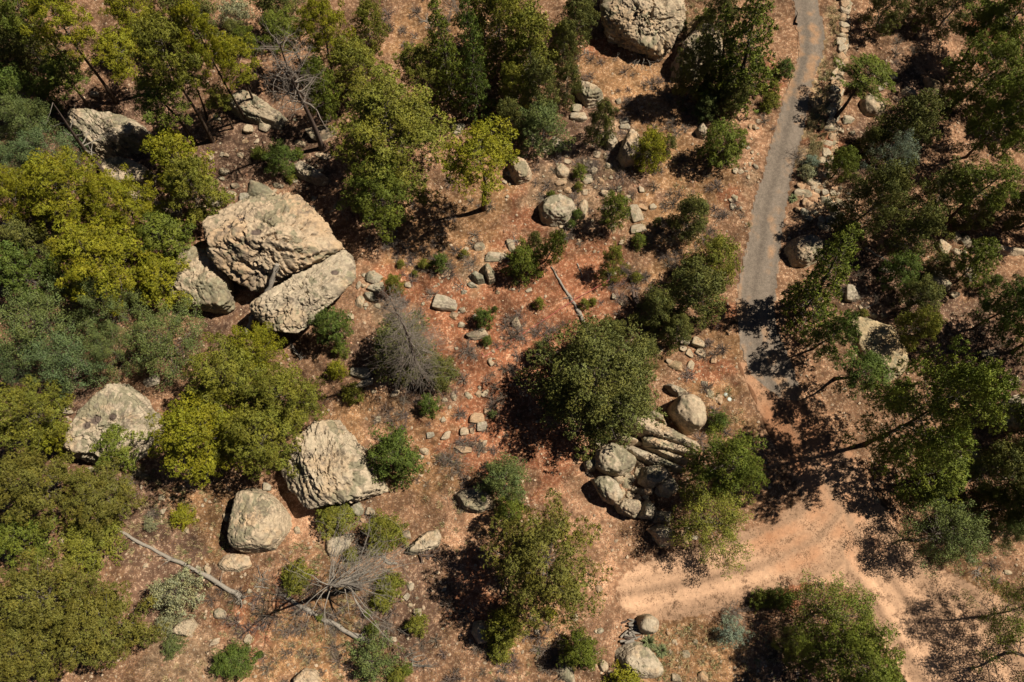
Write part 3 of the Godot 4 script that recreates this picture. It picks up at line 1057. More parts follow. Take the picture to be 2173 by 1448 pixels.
	var verge := [[1760, 60, 26, 90], [1757, 150, 26, 110], [1735, 220, 24, 110], [1725, 290, 26, 120], [1712, 340, 26, 100], [1650, 300, 10, 20], [1600, 480, 14, 20], [1460, 40, 40, 90], [1480, 70, 30, 60], [1530, 900, 50, 50], [1490, 1390, 50, 70], [1430, 1400, 50, 60], [640, 1340, 120, 150], [700, 1300, 100, 80], [420, 1060, 90, 90], [370, 1000, 70, 50], [1650, 1420, 80, 60], [440, 1400, 100, 70], [1120, 1420, 90, 60], [960, 1060, 70, 40], [2050, 1230, 70, 40], [1400, 380, 120, 70], [300, 480, 70, 40], [260, 1100, 80, 50]]
	for q in verge:
		for i in q[3]:
			var a := rf(0, TAU)
			var r: float = q[2] * sqrt(rng.randf())
			var p := on_ground(q[0] + cos(a) * r, q[1] + sin(a) * r * 1.6)
			if on_road(p) > 0.25:
				continue
			var k := rf(0.6, 1.3)
			xf.append(Transform3D(Basis(Vector3.UP, rf(0, TAU)).scaled_local(Vector3(k, k, k)), p))
			var l := rf(0.6, 1.0)
			cols.append(Color(0.42 * l, 0.34 * l, 0.18 * l) if rng.randf() < 0.8 else Color(0.24 * l, 0.25 * l, 0.11 * l))
	multi("dry_grass", "straw-coloured dry grass tufts along the road verge", "grass", gs.mesh(), M["litter"], xf, cols)

# ---------------------------------------------------------------- dead wood
func bough(s: Soup, from: Vector3, dir: Vector3, L: float, r: float, depth: int, twist: float, kids: int, up := 0.0) -> void:
	var p := PackedVector3Array([from])
	var rr := PackedFloat32Array([r])
	var d := dir.normalized()
	var n := 5
	for i in n:
		d = (d + rd() * twist + Vector3.UP * up).normalized()
		p.append(p[i] + d * (L / n))
		rr.append(maxf(r * (1.0 - 0.86 * (i + 1.0) / n), 0.006))
	s.tube(p, rr, 5 if r > 0.03 else 3, Color(1, 1, 1) * rf(0.75, 1.0), 0.05)
	if depth <= 0:
		return
	for k in kids:
		var f := rf(0.25, 0.97) * n
		var i := mini(int(f), n - 1)
		var q := p[i].lerp(p[i + 1], f - i)
		var e := (p[i + 1] - p[i]).normalized()
		bough(s, q, (e * 0.7 + rd() * 0.9).normalized(), L * rf(0.3, 0.55), maxf(rr[i] * 0.55, 0.007), depth - 1, twist, kids, up)

func top_above(foot: Vector3, tx: float, ty: float) -> Vector3:
	var best := 1e9
	var o := Vector3.UP * 4.0
	for i in 200:
		var p := at_y(tx, ty, foot.y + 0.3 + i * 0.1)
		var d := Vector2(p.x - foot.x, p.z - foot.z).length()
		if d < best:
			best = d
			o = p - foot
	return o

func dead_tree(called: String, label: String, bx: float, by: float, tx: float, ty: float, r0: float, kind: String, sd: int, wood := "dead_wood", bark := "dead_bark") -> void:
	rng.seed = sd
	var foot := on_ground(bx, by)
	var top := top_above(foot, tx, ty)
	if debug:
		print(called, " ", top)
	var o := thing(called, foot, label, "dead tree")
	var t := Soup.new()
	var b := Soup.new()
	var tw := Soup.new()
	var path := PackedVector3Array()
	var rad := PackedFloat32Array()
	for i in 11:
		var f := i / 10.0
		path.append(top * f + Vector3(sin(f * 5.0 + sd), 0, cos(f * 4.0 + sd)) * 0.02 * top.y * f - Vector3(0, 0.25 * (1.0 - f), 0))
		rad.append(r0 * (1.0 - 0.85 * f) * (1.4 if i == 0 else 1.0))
	t.tube(path, rad, 9, Color(1, 1, 1), 0.08)
	if kind == "twisted":
		for i in 48:
			var f := rf(0.4, 1.0)
			var k := mini(int(f * 10), 9)
			var q := path[k].lerp(path[k + 1], f * 10 - k)
			var az := i * 2.4
			var L := top.y * rf(0.14, 0.30) * (1.25 - 0.7 * f)
			bough(b, q, Vector3(cos(az), rf(-0.1, 0.5), sin(az)), L, maxf(rad[k] * 0.42, 0.035), 2, 0.46, 4)
	elif kind == "feathered":
		for i in 150:
			var f := pow(rf(0.06, 1.0), 0.8)
			var k := mini(int(f * 10), 9)
			var q := path[k].lerp(path[k + 1], f * 10 - k)
			var az := i * 2.4
			var L := top.y * 0.2 * (1.12 - f) + 0.25
			bough(b, q, Vector3(cos(az), rf(0.0, 0.45), sin(az)), L * rf(0.75, 1.1), 0.026, 1, 0.13, 9)
			if i % 2 == 0:
				bough(tw, q, Vector3(cos(az + 1.2), rf(0.1, 0.6), sin(az + 1.2)), L * rf(0.5, 0.9), 0.016, 1, 0.16, 8)
	elif kind == "spider":
		for i in 54:
			var f := rf(0.25, 1.0)
			var k := mini(int(f * 10), 9)
			var q := path[k].lerp(path[k + 1], f * 10 - k)
			var az := rf(-1.4, 0.35) if rng.randf() < 0.62 else rf(0.0, TAU)
			var L := top.y * rf(0.16, 0.5) * (1.2 - 0.5 * f)
			bough(b, q, Vector3(cos(az), rf(0.0, 0.4), sin(az)), L, maxf(rad[k] * 0.34, 0.036), 2, 0.3, 4, 0.0)
	elif kind == "snag":
		for i in 11:
			var f := rf(0.25, 1.0)
			var k := mini(int(f * 10), 9)
			var q := path[k].lerp(path[k + 1], f * 10 - k)
			var az := i * 2.4
			bough(b, q, Vector3(cos(az), rf(-0.2, 0.4), sin(az)), rf(0.8, 2.2), rad[k] * 0.4, 1, 0.3, 2)
	part("trunk", t.mesh(), M[bark], o)
	part("branches", b.mesh(), M[wood], o)
	if tw.v.size():
		part("twigs", tw.mesh(), M["twig"], o)

func fallen_log(called: String, label: String, pts: Array, r0: float, r1: float, sd: int, stubs := 8, roots := 0, mat := "dead_wood", lift := 0.0) -> void:
	rng.seed = sd
	var path := PackedVector3Array()
	var rad := PackedFloat32Array()
	var foot := on_ground(pts[0][0], pts[0][1])
	var n := 0
	for i in pts.size():
		var up: float = pts[i][2] if pts[i].size() > 2 else 0.0
		var r := lerpf(r0, r1, float(i) / (pts.size() - 1))
		var p := on_ground(pts[i][0], pts[i][1], r * 0.75 + lift + up)
		path.append(p - foot)
		rad.append(r)
	var fine := PackedVector3Array()
	var fr := PackedFloat32Array()
	for i in path.size() - 1:
		for k in 4:
			var f := k / 4.0
			fine.append(path[i].lerp(path[i + 1], f) + rd() * rad[i] * 0.4)
			fr.append(lerpf(rad[i], rad[i + 1], f) * rf(0.88, 1.12))
	fine.append(path[path.size() - 1])
	fr.append(rad[rad.size() - 1])
	var o := thing(called, foot, label, "log")
	var s := Soup.new()
	s.tube(fine, fr, 9, Color(1, 1, 1), 0.2)
	part("trunk", s.mesh(), M[mat], o)
	if stubs:
		var b := Soup.new()
		for i in stubs:
			var k := 1 + rng.randi() % (fine.size() - 2)
			var e := (fine[k + 1] - fine[k - 1]).normalized()
			var d := rd()
			d.y = absf(d.y) * 0.7
			bough(b, fine[k], (d - e * d.dot(e) + e * 0.5).normalized(), rf(0.25, 0.9), fr[k] * 0.3, 1, 0.2, 2)
		part("branch_stubs", b.mesh(), M["dead_wood"], o)
	if roots:
		var b := Soup.new()
		var e := (fine[0] - fine[2]).normalized()
		for i in roots:
			bough(b, fine[0], (e * 0.7 + rd() + Vector3.UP * 0.2).normalized(), rf(0.4, 1.0), fr[0] * 0.45, 1, 0.3, 2)
		part("roots", b.mesh(), M["dead_wood"], o)

func brush(called: String, label: String, cx: float, cy: float, w: float, count: int, r: float, sd: int, az0 := 0.0, spread := PI, mat := "dead_wood", up := 0.25) -> void:
	rng.seed = sd
	var foot := on_ground(cx, cy)
	var k := px_size(foot) * w * 0.5
	var o := thing(called, foot, label, "dead branches")
	var s := Soup.new()
	for i in count:
		var az := az0 + rf(-spread, spread)
		bough(s, Vector3(rf(-0.2, 0.2) * k, 0.05, rf(-0.2, 0.2) * k), Vector3(cos(az), rf(0.0, up), -sin(az)), k * rf(0.6, 1.1), r, 2, 0.28, 3)
	part("branches", s.mesh(), M[mat], o)

# ---------------------------------------------------------------- built things
func build_wall() -> void:
	rng.seed = 77
	var mid := wall_line[wall_line.size() / 2]
	var base := Vector3(mid.x, ground_y(mid.x + 0.8, mid.y), mid.y)
	var o := thing("retaining_wall", base, "low dry-stacked tan stone retaining wall along the paved road", "wall")
	for course in 4:
		var along := rf(0.0, 0.3)
		var total := 0.0
		for i in wall_line.size() - 1:
			total += wall_line[i].distance_to(wall_line[i + 1])
		while along < total:
			var L := rf(0.42, 0.95)
			var left := along + L * 0.5
			var p := wall_line[0]
			var e := Vector2(0, 1)
			for i in wall_line.size() - 1:
				var d := wall_line[i].distance_to(wall_line[i + 1])
				if left <= d:
					p = wall_line[i].lerp(wall_line[i + 1], left / d)
					e = (wall_line[i + 1] - wall_line[i]).normalized()
					break
				left -= d
			var n := Vector2(-e.y, e.x)
			if n.x < 0:
				n = -n
			var y := -1.05 + course * 0.36 + rf(-0.04, 0.04)
			if p.y > wall_line[wall_line.size() - 1].y - 2.0 and course == 3:
				y -= 0.2
			var q := p + n * (0.42 - course * 0.2 + rf(-0.1, 0.1))
			var mi := stone_at("stone", Vector3(q.x, y, q.y) - base, L * 0.55, rf(0.2, 0.29), rf(0.34, 0.52), atan2(-e.y, e.x) + rf(-0.2, 0.2), ["rock", "rock", "rock_red"][rng.randi() % 3], o)
			along += L * 0.96

func build_small_things() -> void:
	# low bank of graded earth along the edge of the dirt track
	var bank := Soup.new()
	var bp := PackedVector3Array()
	var br := PackedFloat32Array()
	for q in [[1563, 762], [1570, 785], [1582, 812], [1596, 842], [1612, 874], [1628, 906], [1644, 938], [1660, 968]]:
		bp.append(on_ground(q[0], q[1], -0.21) + Vector3(0.1 * noise_b.get_noise_2d(q[0], q[1]), 0, 0))
		br.append(0.27 + 0.05 * sin(q[1] * 0.3))
	br[0] = 0.2
	br[7] = 0.2
	bank.tube(bp, br, 8, Color(0.62, 0.31, 0.17), 0.12)
	part("earth_bank", bank.mesh(), M["rock_earth"], self).set_meta("kind", "structure")
	# red rope
	rng.seed = 5
	var pts := [[1292, 594, 0.9], [1262, 612, 0.55], [1225, 632, 0.35], [1180, 662, 0.12], [1130, 695, 0.04], [1080, 727, 0.04], [1050, 744, 0.04], [1028, 757, 0.05], [1022, 748, 0.03]]
	var foot := on_ground(1028, 757)
	var s := Soup.new()
	var path := PackedVector3Array()
	var rad := PackedFloat32Array()
	for q in pts:
		path.append(on_ground(q[0], q[1], q[2]) - foot)
		rad.append(0.022)
	s.tube(path, rad, 5, Color(0.46, 0.11, 0.10))
	var rope := part("rope", s.mesh(), M["plain"], self)
	rope.position = foot
	tag(rope, "thin red rope running from a young tree across the soil", "rope")
	# two round lids set in the ground
	for q in [[1540, 838], [1548, 848]]:
		var p := on_ground(q[0], q[1])
		var o := thing("valve_lid", p, "pale round valve lid set in the soil near the dirt track", "lid", "valve lids beside the dirt track")
		var lid := CylinderMesh.new()
		lid.top_radius = 0.105
		lid.bottom_radius = 0.105
		lid.height = 0.05
		lid.radial_segments = 20
		var m := StandardMaterial3D.new()
		m.albedo_color = lin(0.46, 0.50, 0.46)
		m.roughness = 0.6
		var a := part("cover", lid, m, o)
		a.position.y = 0.045
		var ring := TorusMesh.new()
		ring.inner_radius = 0.105
		ring.outer_radius = 0.15
		ring.rings = 20
		ring.ring_segments = 8
		part("rim", ring, m, o).position.y = 0.04
	# firewood
	rng.seed = 31
	for i in 24:
		var p := on_ground(rf(1322, 1350), rf(1312, 1372))
		var k := Soup.new()
		var L := rf(0.22, 0.36)
		var r := rf(0.05, 0.085)
		k.tube(PackedVector3Array([Vector3(-L, 0, 0), Vector3(0, rf(-0.01, 0.01), 0), Vector3(L, 0, 0)]), PackedFloat32Array([r, r * 1.05, r * 0.95]), 6, Color(1, 1, 1) * rf(0.7, 1.0), 0.14)
		var mi := part("firewood_log", k.mesh(), M["dead_wood" if i % 3 else "dead_bark"], self)
		var yaw := rf(-0.35, 0.35) if rng.randf() < 0.75 else rf(-1.6, 1.6)
		mi.transform = Transform3D(Basis(Vector3.UP, yaw) * Basis(Vector3.BACK, rf(-0.12, 0.12)), p + Vector3(0, r * 0.8 + (i % 3) * 0.09, 0))
		tag(mi, "short grey split log in the firewood heap beside the round boulder", "firewood", "firewood heap beside the round boulder")
	# yuccas
	for q in [[1377, 1364, 0.72, "larger spiky yucca rosette between the round boulder and the flat boulder"], [1403, 1381, 0.6, "smaller spiky yucca rosette against the flat pale boulder"], [1683, 422, 0.5, "spiky yucca rosette among stones below the road bend"], [372, 395, 0.5, "dry spiky yucca under the two-lobed yellow pine"]]:
		rng.seed = int(q[0])
		var p := on_ground(q[0], q[1])
		var o := thing("yucca", p, q[3], "yucca")
		var b := Soup.new()
		for i in 110:
			var d := (rd() + Vector3.UP * 0.35)
			d.y = absf(d.y)
			d = d.normalized()
			var L: float = q[2] * rf(0.75, 1.05)
			var w := d.cross(Vector3.UP + rd() * 0.3).normalized() * 0.028
			var col := Color(0.17, 0.19, 0.09) * rf(0.7, 1.25)
			var m := d * L * 0.5 + Vector3.UP * 0.03
			var tip := d * L - Vector3.UP * 0.06
			b.tri(w * 0.7, -w * 0.7, m + w, col)
			b.tri(-w * 0.7, m - w, m + w, col)
			b.tri(m - w, tip, m + w, col)
		part("leaves", b.mesh(), M["litter"], o)
		var core := Soup.new()
		core.tube(PackedVector3Array([Vector3(0, -0.1, 0), Vector3(0, 0.1, 0), Vector3(0, 0.22, 0)]), PackedFloat32Array([0.1, 0.09, 0.03]), 7, Color(0.8, 0.7, 0.6))
		part("stem", core.mesh(), M["dead_bark"], o)

# ---------------------------------------------------------------- tables read from the photograph
# kind, crown centre x y, crown width, foot x y (or -1), height in m (0 = from the foot), tint, label, group
const TREES := [
	# grove of tall pines around the striped boulder
	["P", 122, 42, 120, 245, 217, 0, "y", "tall pine with a long bare trunk standing behind the striped grey boulder"],
	["P", 40, 18, 111, 176, 166, 0, "g", "tall dark-trunked pine behind the tall bare-trunked one near the striped boulder"],
	["P", 135, 150, 103, 192, 232, 0, "g", "thin dark pine rising right behind the striped grey boulder"],
	["P", 255, 110, 116, 315, 199, 0, "y", "bright pine in the grove just behind the thin dark pine"],
	["P", 335, 205, 129, 416, 305, 0, "g", "full pine whose trunk stands in the shade beside the striped boulder"],
	["P", 350, 105, 129, 451, 298, 0, "o", "olive pine whose tall crown rises behind the full pine by the striped boulder"],
	["P", 400, 150, 77, 441, 252, 0, "g", "narrow green pine squeezed between the olive pine and the slender sparse pine"],
	["P", 462, 205, 56, 494, 272, 0, "o", "slender sparse pine next to the smooth grey boulder"],
	["P", 420, 68, 86, 521, 255, 0, "y", "tall pine with a small bright crown beside the smooth grey boulder"],
	["P", 492, 118, 98, 548, 232, 0, "y", "bright yellow pine leaning over the smooth grey boulder"],
	["Q", 282, 25, 115, 340, 95, 0, "y", "bright rounded pine crown at the far rim of the pine grove"],
	["J", 388, 20, 130, -1, -1, 6, "j", "dark green juniper at the far rim of the pine grove"],
	["P", 522, 90, 56, 575, 190, 0, "g", "small-crowned green pine behind the twisted dead tree"],
	["G", 502, 36, 90, -1, -1, 2.4, "s", "pale grey-green bush beyond the pine grove"],
	["P", 590, 62, 90, 650, 150, 0, "g", "dark pine just behind the top of the twisted dead tree"],
	["Q", 688, 62, 118, 705, 150, 0, "y", "bright yellow-green pine behind the rounded olive juniper"],
	["J", 759, 145, 125, -1, -1, 5, "o", "rounded olive juniper between two yellow-green pines"],
	["N", 680, 185, 82, 702, 257, 0, "g", "small green pine beside the twisted dead tree's trunk"],
	["J", 780, 55, 82, 784, 103, 0, "o", "loose olive juniper in the scrub clearing"],
	["J", 590, 20, 110, -1, -1, 5, "j", "green juniper at the far side of the scrub clearing"],
	["J", 500, 75, 60, -1, -1, 3, "j", "low green juniper between the bright leaning pine and the pale bush"],
	["J", 60, 110, 120, -1, -1, 6, "j", "dense green juniper under the tall grove pines", "junipers under the grove pines"],
	["J", 20, 60, 110, -1, -1, 6, "j", "dense green juniper under the tall grove pines", "junipers under the grove pines"],
	# around the big central clearing
	["P", 880, 130, 95, 905, 212, 0, "o", "slender open pine with a dark bent trunk beside the dark firs"],
	["F", 945, 120, 92, 961, 209, 0, "g", "dark fir standing next to the slender open pine"],
	["F", 1003, 140, 95, 1014, 239, 0, "v", "broad green fir with its skirt over grey stones"],
	["K", 1055, 48, 180, -1, -1, 8, "o", "large olive juniper with a split dark trunk behind the firs"],
	["J", 1120, 100, 140, -1, -1, 7.5, "o", "tall olive-grey juniper in the clump beside the huge overhanging boulder"],
	["J", 1197, 92, 66, -1, -1, 5, "j", "narrow dark juniper on the edge of the clump facing the overhanging boulder"],
	["J", 1205, 180, 62, -1, -1, 4.5, "j", "green juniper beside the pointed pale boulder"],
	["J", 1142, 190, 95, -1, -1, 6, "j", "dense green juniper in the middle of the clump of junipers"],
	["J", 1150, 268, 110, -1, -1, 4, "k", "low grey-green juniper over rubble at the foot of the clump"],
	["J", 1090, 190, 80, -1, -1, 5, "o", "olive juniper pressed against the broad green fir"],
	["J", 1080, 250, 70, -1, -1, 4, "j", "small green juniper in the shade behind the bright lone pine"],
	["J", 1222, 38, 88, -1, -1, 5, "j", "dark conical juniper at the shaded side of the overhanging boulder"],
	["J", 1240, 20, 50, -1, -1, 3.5, "j", "small dark juniper against the overhanging boulder"],
	["Q", 830, 270, 262, 846, 372, 10, "o", "great spreading pine above the huge split boulder"],
	["Q", 800, 410, 150, 818, 476, 0, "g", "lower green pine in front of the great spreading pine"],
	["P", 1017, 330, 168, 1029, 444, 0, "y", "bright yellow-green lone pine with its shadow on the litter"],
	["N", 372, 338, 128, -1, -1, 6, "y", "yellow pine, the upper lobe of a pair beside the split boulder"],
	["N", 412, 398, 118, 459, 456, 0, "o", "olive pine with a visible leaning trunk at the split boulder"],
	["J", 1275, 258, 68, 1265, 298, 0, "j", "upright green juniper between the pointed boulder and rubble"],
	["B", 1378, 322, 84, -1, -1, 2.8, "y", "yellow-olive juniper against the tilted slab rock"],
	["J", 1418, 308, 38, -1, -1, 2.0, "j", "small green juniper touching the yellow-olive one"],
	["N", 1530, 298, 92, 1537, 345, 0, "g", "dark wind-bent pine on the bank above the paved road"],
	["N", 1572, 282, 50, 1540, 345, 3.0, "g", "side lobe pine bending out towards the paved road"],
	["J", 1480, 145, 92, -1, -1, 7, "j", "green juniper in front of the big dark fir beside the road"],
	["F", 1590, 95, 150, 1560, 205, 0, "g", "big dark fir beside the paved road bend"],
	["F", 1530, 120, 90, 1522, 200, 0, "g", "narrower dark fir between the green juniper and the big fir"],
	["J", 1530, 30, 90, -1, -1, 5, "j", "dark juniper behind the big fir"],
	["J", 1500, 226, 58, -1, -1, 2.2, "k", "low grey-green juniper at the foot of the dark firs"],
	["J", 1555, 195, 80, -1, -1, 4, "j", "shaded juniper filling the gap below the big dark fir"],
	["N", 1305, 440, 66, -1, -1, 4, "g", "sparse young pine among rubble in the clearing"],
	["J", 1470, 462, 92, -1, -1, 4.5, "j", "upright green juniper in the litter left of the road"],
	["J", 1300, 557, 56, 1290, 594, 3.4, "o", "lollipop-shaped young tree with the red rope at its trunk"],
	["J", 1135, 515, 42, -1, -1, 3, "j", "slim sapling next to the taller round-crowned sapling"],
	["N", 1176, 522, 56, 1156, 556, 0, "g", "round-crowned sapling with a leaning bare trunk above the fallen log"],
	["B", 1114, 560, 84, -1, -1, 2.8, "g", "dark dense juniper in front of two slim saplings"],
	["J", 1516, 552, 112, -1, -1, 4.5, "o", "pale yellow-green juniper at the road's edge"],
	["J", 1476, 622, 138, -1, -1, 5.5, "j", "broad juniper beside the road's lower end"],
	["J", 1394, 655, 92, -1, -1, 4.0, "j", "rounded green juniper beside the broken stump pieces"],
	["J", 1440, 700, 80, -1, -1, 3.2, "j", "low dark juniper between the rounded and the broad juniper"],
	["J", 1358, 750, 90, -1, -1, 3.4, "j", "dark juniper on the flank of the biggest juniper"],
	["K", 1278, 800, 270, -1, -1, 7.5, "j", "biggest spreading juniper beside the slab outcrop"],
	["J", 1200, 830, 110, -1, -1, 4.0, "k", "pale grey-green juniper lobe on the shadow side of the biggest juniper"],
	["J", 1285, 715, 90, -1, -1, 4.5, "j", "dark juniper at the butt of the upright fallen log"],
	["J", 1340, 850, 120, -1, -1, 4.0, "j", "green juniper leaning over the layered slabs"],
	["J", 1152, 745, 50, -1, -1, 2.2, "k", "pale small juniper beside the scrub patch"],
	["J", 1395, 470, 20, -1, -1, 1.0, "j", "tiny dark bush beside the sparse young pine"],
	# left side
	["J", 45, 195, 110, -1, -1, 5, "v", "fresh green tree beside the dead snag's tip"],
	["O", 50, 262, 130, -1, -1, 5, "k", "dull green oak just below the fresh green tree at the snag's tip"],
	["O", 95, 325, 150, -1, -1, 4.5, "b", "wide blue-grey oak spread along the dead snag's trunk"],
	["O", 10, 350, 120, -1, -1, 5, "b", "blue-grey oak behind the yellow pine at the thicket's rim"],
	["Q", 130, 400, 170, -1, -1, 8, "y", "broad yellow-green pine at the foot of the dead snag"],
	["Q", 255, 430, 140, -1, -1, 7, "y", "yellow-green pine beside the round pale rock"],
	["Q", 205, 545, 200, -1, -1, 8, "y", "brightest yellow pine in front of the huge split boulder"],
	["N", 345, 500, 125, -1, -1, 5, "g", "green pine against the shaded end of the split boulder"],
	["N", 345, 592, 120, -1, -1, 4.5, "y", "yellow pine reaching over the lichened boulder"],
	["J", 60, 520, 110, -1, -1, 5, "j", "shaded dark tree between the bright pines"],
	["J", 50, 580, 130, -1, -1, 5.5, "v", "fresh green tree beside the brightest yellow pine"],
	["Q", 20, 420, 110, -1, -1, 7, "y", "yellow pine at the rim of the oak thicket"],
	["O", 85, 685, 200, -1, -1, 6, "k", "widest dull green oak of the belt, below the fresh green tree"],
	["O", 225, 650, 150, -1, -1, 5, "k", "green oak of the belt right under the brightest yellow pine"],
	["O", 345, 725, 190, -1, -1, 5, "k", "oak at the end of the oak belt nearest the lichened boulder"],
	["O", 140, 770, 180, -1, -1, 5.5, "b", "wide blue-grey oak of the belt over low flat rocks"],
	["O", 235, 745, 120, -1, -1, 4.5, "k", "small green oak filling the middle of the oak belt"],
	["O", 20, 770, 120, -1, -1, 5, "b", "blue-grey oak at the outer end of the oak belt"],
	["Q", 55, 880, 150, -1, -1, 8, "o", "olive pine beside the boulder with dark hollows"],
	["N", 110, 925, 80, -1, -1, 4.0, "y", "small yellow pine leaning on the boulder with dark hollows"],
	["Q", 480, 800, 180, -1, -1, 8, "o", "broad pine, the farther half of the pair above the tilted white boulder"],
	["Q", 600, 840, 150, -1, -1, 8, "o", "pine beside the shaded gap under the split boulder"],
	["Q", 530, 740, 110, -1, -1, 6.5, "y", "yellow-green pine crown right below the split boulder"],
	["Q", 430, 920, 200, -1, -1, 8, "y", "broad pine whose skirt covers the end of the boulder with dark hollows"],
	["Q", 560, 920, 180, -1, -1, 8, "o", "broad pine overlapping the tilted white boulder"],
	["N", 252, 942, 112, -1, -1, 3.0, "g", "small green pine growing on the boulder with dark hollows"],
	["Q", 60, 1030, 170, -1, -1, 8, "m", "olive pine in the stand above the long fallen log"],
	["Q", 212, 1058, 140, -1, -1, 5, "m", "low olive pine at the thin end of the long fallen log"],
	["N", 45, 1140, 110, -1, -1, 5, "g", "shaded green pine beside the low rounded bush"],
	["Q", 90, 1270, 195, -1, -1, 8, "m", "wide olive pine between the low rounded bush and the corner pines"],
	["Q", 215, 1330, 190, -1, -1, 7, "m", "wide pine touching the silvery shrub's shaded side"],
	["Q", 60, 1380, 160, -1, -1, 7, "m", "wide pine on the pink sand past the silvery shrub"],
	# middle
	["N", 702, 690, 82, -1, -1, 4.5, "v", "fresh green pine sapling at the end of the split boulder"],
	["J", 845, 735, 150, -1, -1, 4.2, "j", "dark juniper behind the bare fine-twigged dead tree"],
	["J", 835, 605, 44, -1, -1, 2.6, "o", "small upright juniper above the fine-twigged dead tree"],
	["J", 930, 790, 88, -1, -1, 3.0, "j", "green juniper at the foot of the fine-twigged dead tree"],
	["B", 838, 970, 122, -1, -1, 3.6, "v", "dense round green juniper against the tilted white boulder"],
	["J", 1070, 1022, 110, -1, -1, 3.6, "k", "grey-green juniper over the lichened flat rock"],
	["Q", 1158, 1185, 245, -1, -1, 9, "m", "great pine seen beside the pale end of the dirt track"],
	["N", 1085, 1090, 70, -1, -1, 4, "g", "small pine lobe beside the great pine by the dirt track"],
	["B", 1068, 1335, 92, -1, -1, 3.0, "o", "olive juniper beside the half-hidden grey boulder"],
	["B", 815, 1128, 92, -1, -1, 2.4, "o", "olive bushy juniper beside the flat greenish slab"],
	["N", 714, 1095, 86, -1, -1, 2.0, "o", "sparse young pine at the foot of the tilted white boulder"],
	["B", 1230, 1382, 88, -1, -1, 2.8, "g", "round green juniper alone in the bare sand"],
	# right side
	["Q", 1545, 985, 155, -1, -1, 7.5, "g", "round bushy green pine over the end of the layered slabs"],
	["O", 1515, 1100, 205, -1, -1, 5, "o", "wide olive oak over the dark boulders by the dirt track"],
	["P", 1900, 105, 127, 1772, 252, 5.4, "g", "green pine leaning out from the foot of the retaining wall"],
	["J", 1890, 12, 88, -1, -1, 5, "j", "dark juniper behind the pine at the retaining wall"],
	["P", 2098, 48, 118, 2041, 133, 0, "g", "slender pine on the pinkish slope beyond the wall"],
	["Q", 2110, 150, 167, 2018, 229, 0, "g", "pine with a long thin trunk rising from the shaded hollow"],
	["Q", 2150, 240, 140, -1, -1, 10, "g", "dark pine in the shaded hollow"],
	["Q", 2165, 25, 132, -1, -1, 11, "g", "wide green pine at the far end of the pinkish slope"],
	["J", 2030, 10, 96, -1, -1, 5, "j", "green juniper at the top of the pinkish slope"],
	["J", 1960, 10, 70, -1, -1, 4, "j", "small green juniper next to the juniper behind the wall pine"],
	["J", 2020, 212, 44, -1, -1, 3.0, "v", "small bluish-green fir-like tree at the long thin trunk"],
	["J", 1930, 258, 123, -1, -1, 6, "j", "dark dense juniper beyond the retaining wall"],
	["O", 1900, 338, 103, -1, -1, 5, "w", "silvery blue-green tree beyond the retaining wall"],
	["N", 1790, 345, 66, -1, -1, 4, "g", "thin small pine at the lower end of the retaining wall"],
	["J", 1845, 300, 52, -1, -1, 3.5, "j", "small dark juniper between the wall and the silvery tree"],
	["K", 1858, 430, 145, -1, -1, 7, "j", "large olive-green juniper below the heap of wall stones"],
	["J", 2010, 410, 118, -1, -1, 6, "j", "green juniper beside the large olive one"],
	["P", 2105, 390, 114, -1, -1, 9, "g", "bright-tipped pine on the slope beyond the junipers"],
	["J", 2160, 430, 79, -1, -1, 6, "j", "green juniper on the slope beyond the bright-tipped pine", "junipers beyond the bright-tipped pine"],
	["J", 2080, 445, 70, -1, -1, 5, "j", "green juniper on the slope beyond the bright-tipped pine", "junipers beyond the bright-tipped pine"],
	["J", 1950, 490, 105, 1913, 533, 0, "j", "green juniper with a leaning trunk above the leaf-strewn hollow"],
	["J", 1800, 500, 60, -1, -1, 3.0, "j", "low dark juniper on the shaded boulder at the roadside"],
	["F", 1748, 590, 140, 1700, 668, 12, "g", "tall fir at the road's end, its shadow across the asphalt"],
	["N", 1772, 706, 92, 1724, 742, 0, "v", "dense dark green pine beside the big pale bedrock slab"],
	["P", 1835, 790, 115, 1772, 806, 6.5, "v", "bright green pine in front of the big pale bedrock slab"],
	["Q", 1985, 870, 235, 1836, 946, 0, "g", "giant pine throwing its shadow across the dirt track"],
	["J", 1948, 695, 82, -1, -1, 4.5, "o", "olive juniper on the shaded side of the big pale bedrock slab"],
	["J", 1955, 632, 90, -1, -1, 3.5, "j", "dark juniper beside the half-buried grey boulder"],
	["N", 1915, 570, 80, 1886, 597, 0, "v", "bright green young pine with a leaning trunk in the hollow"],
	["J", 1992, 560, 56, -1, -1, 2.6, "j", "small green juniper next to the bright young pine"],
	["N", 2075, 552, 88, 2030, 600, 5, "g", "thin sparse pine with a slanting trunk beside the long pale slab"],
	["Q", 2150, 650, 120, -1, -1, 8, "v", "tall green pine beside the leaf-strewn path"],
	["J", 2105, 600, 40, -1, -1, 2.0, "v", "tiny bright tree near the thin sparse pine"],
	["N", 1985, 1005, 150, -1, -1, 6, "g", "green pine skirting the pale rocks near the giant pine"],
	["O", 2015, 1135, 185, -1, -1, 5.5, "k", "large grey-green oak overhanging the dirt track"],
	["O", 2135, 1135, 90, -1, -1, 5, "k", "smaller grey-green oak behind the large one"],
	["J", 2120, 1000, 130, -1, -1, 6, "j", "dark juniper in the deep shade behind the giant pine", "dark junipers behind the giant pine"],
	["J", 2150, 1070, 90, -1, -1, 6, "j", "dark juniper in the deep shade behind the giant pine", "dark junipers behind the giant pine"],
	["J", 2160, 960, 80, -1, -1, 6, "j", "dark juniper in the deep shade behind the giant pine", "dark junipers behind the giant pine"],
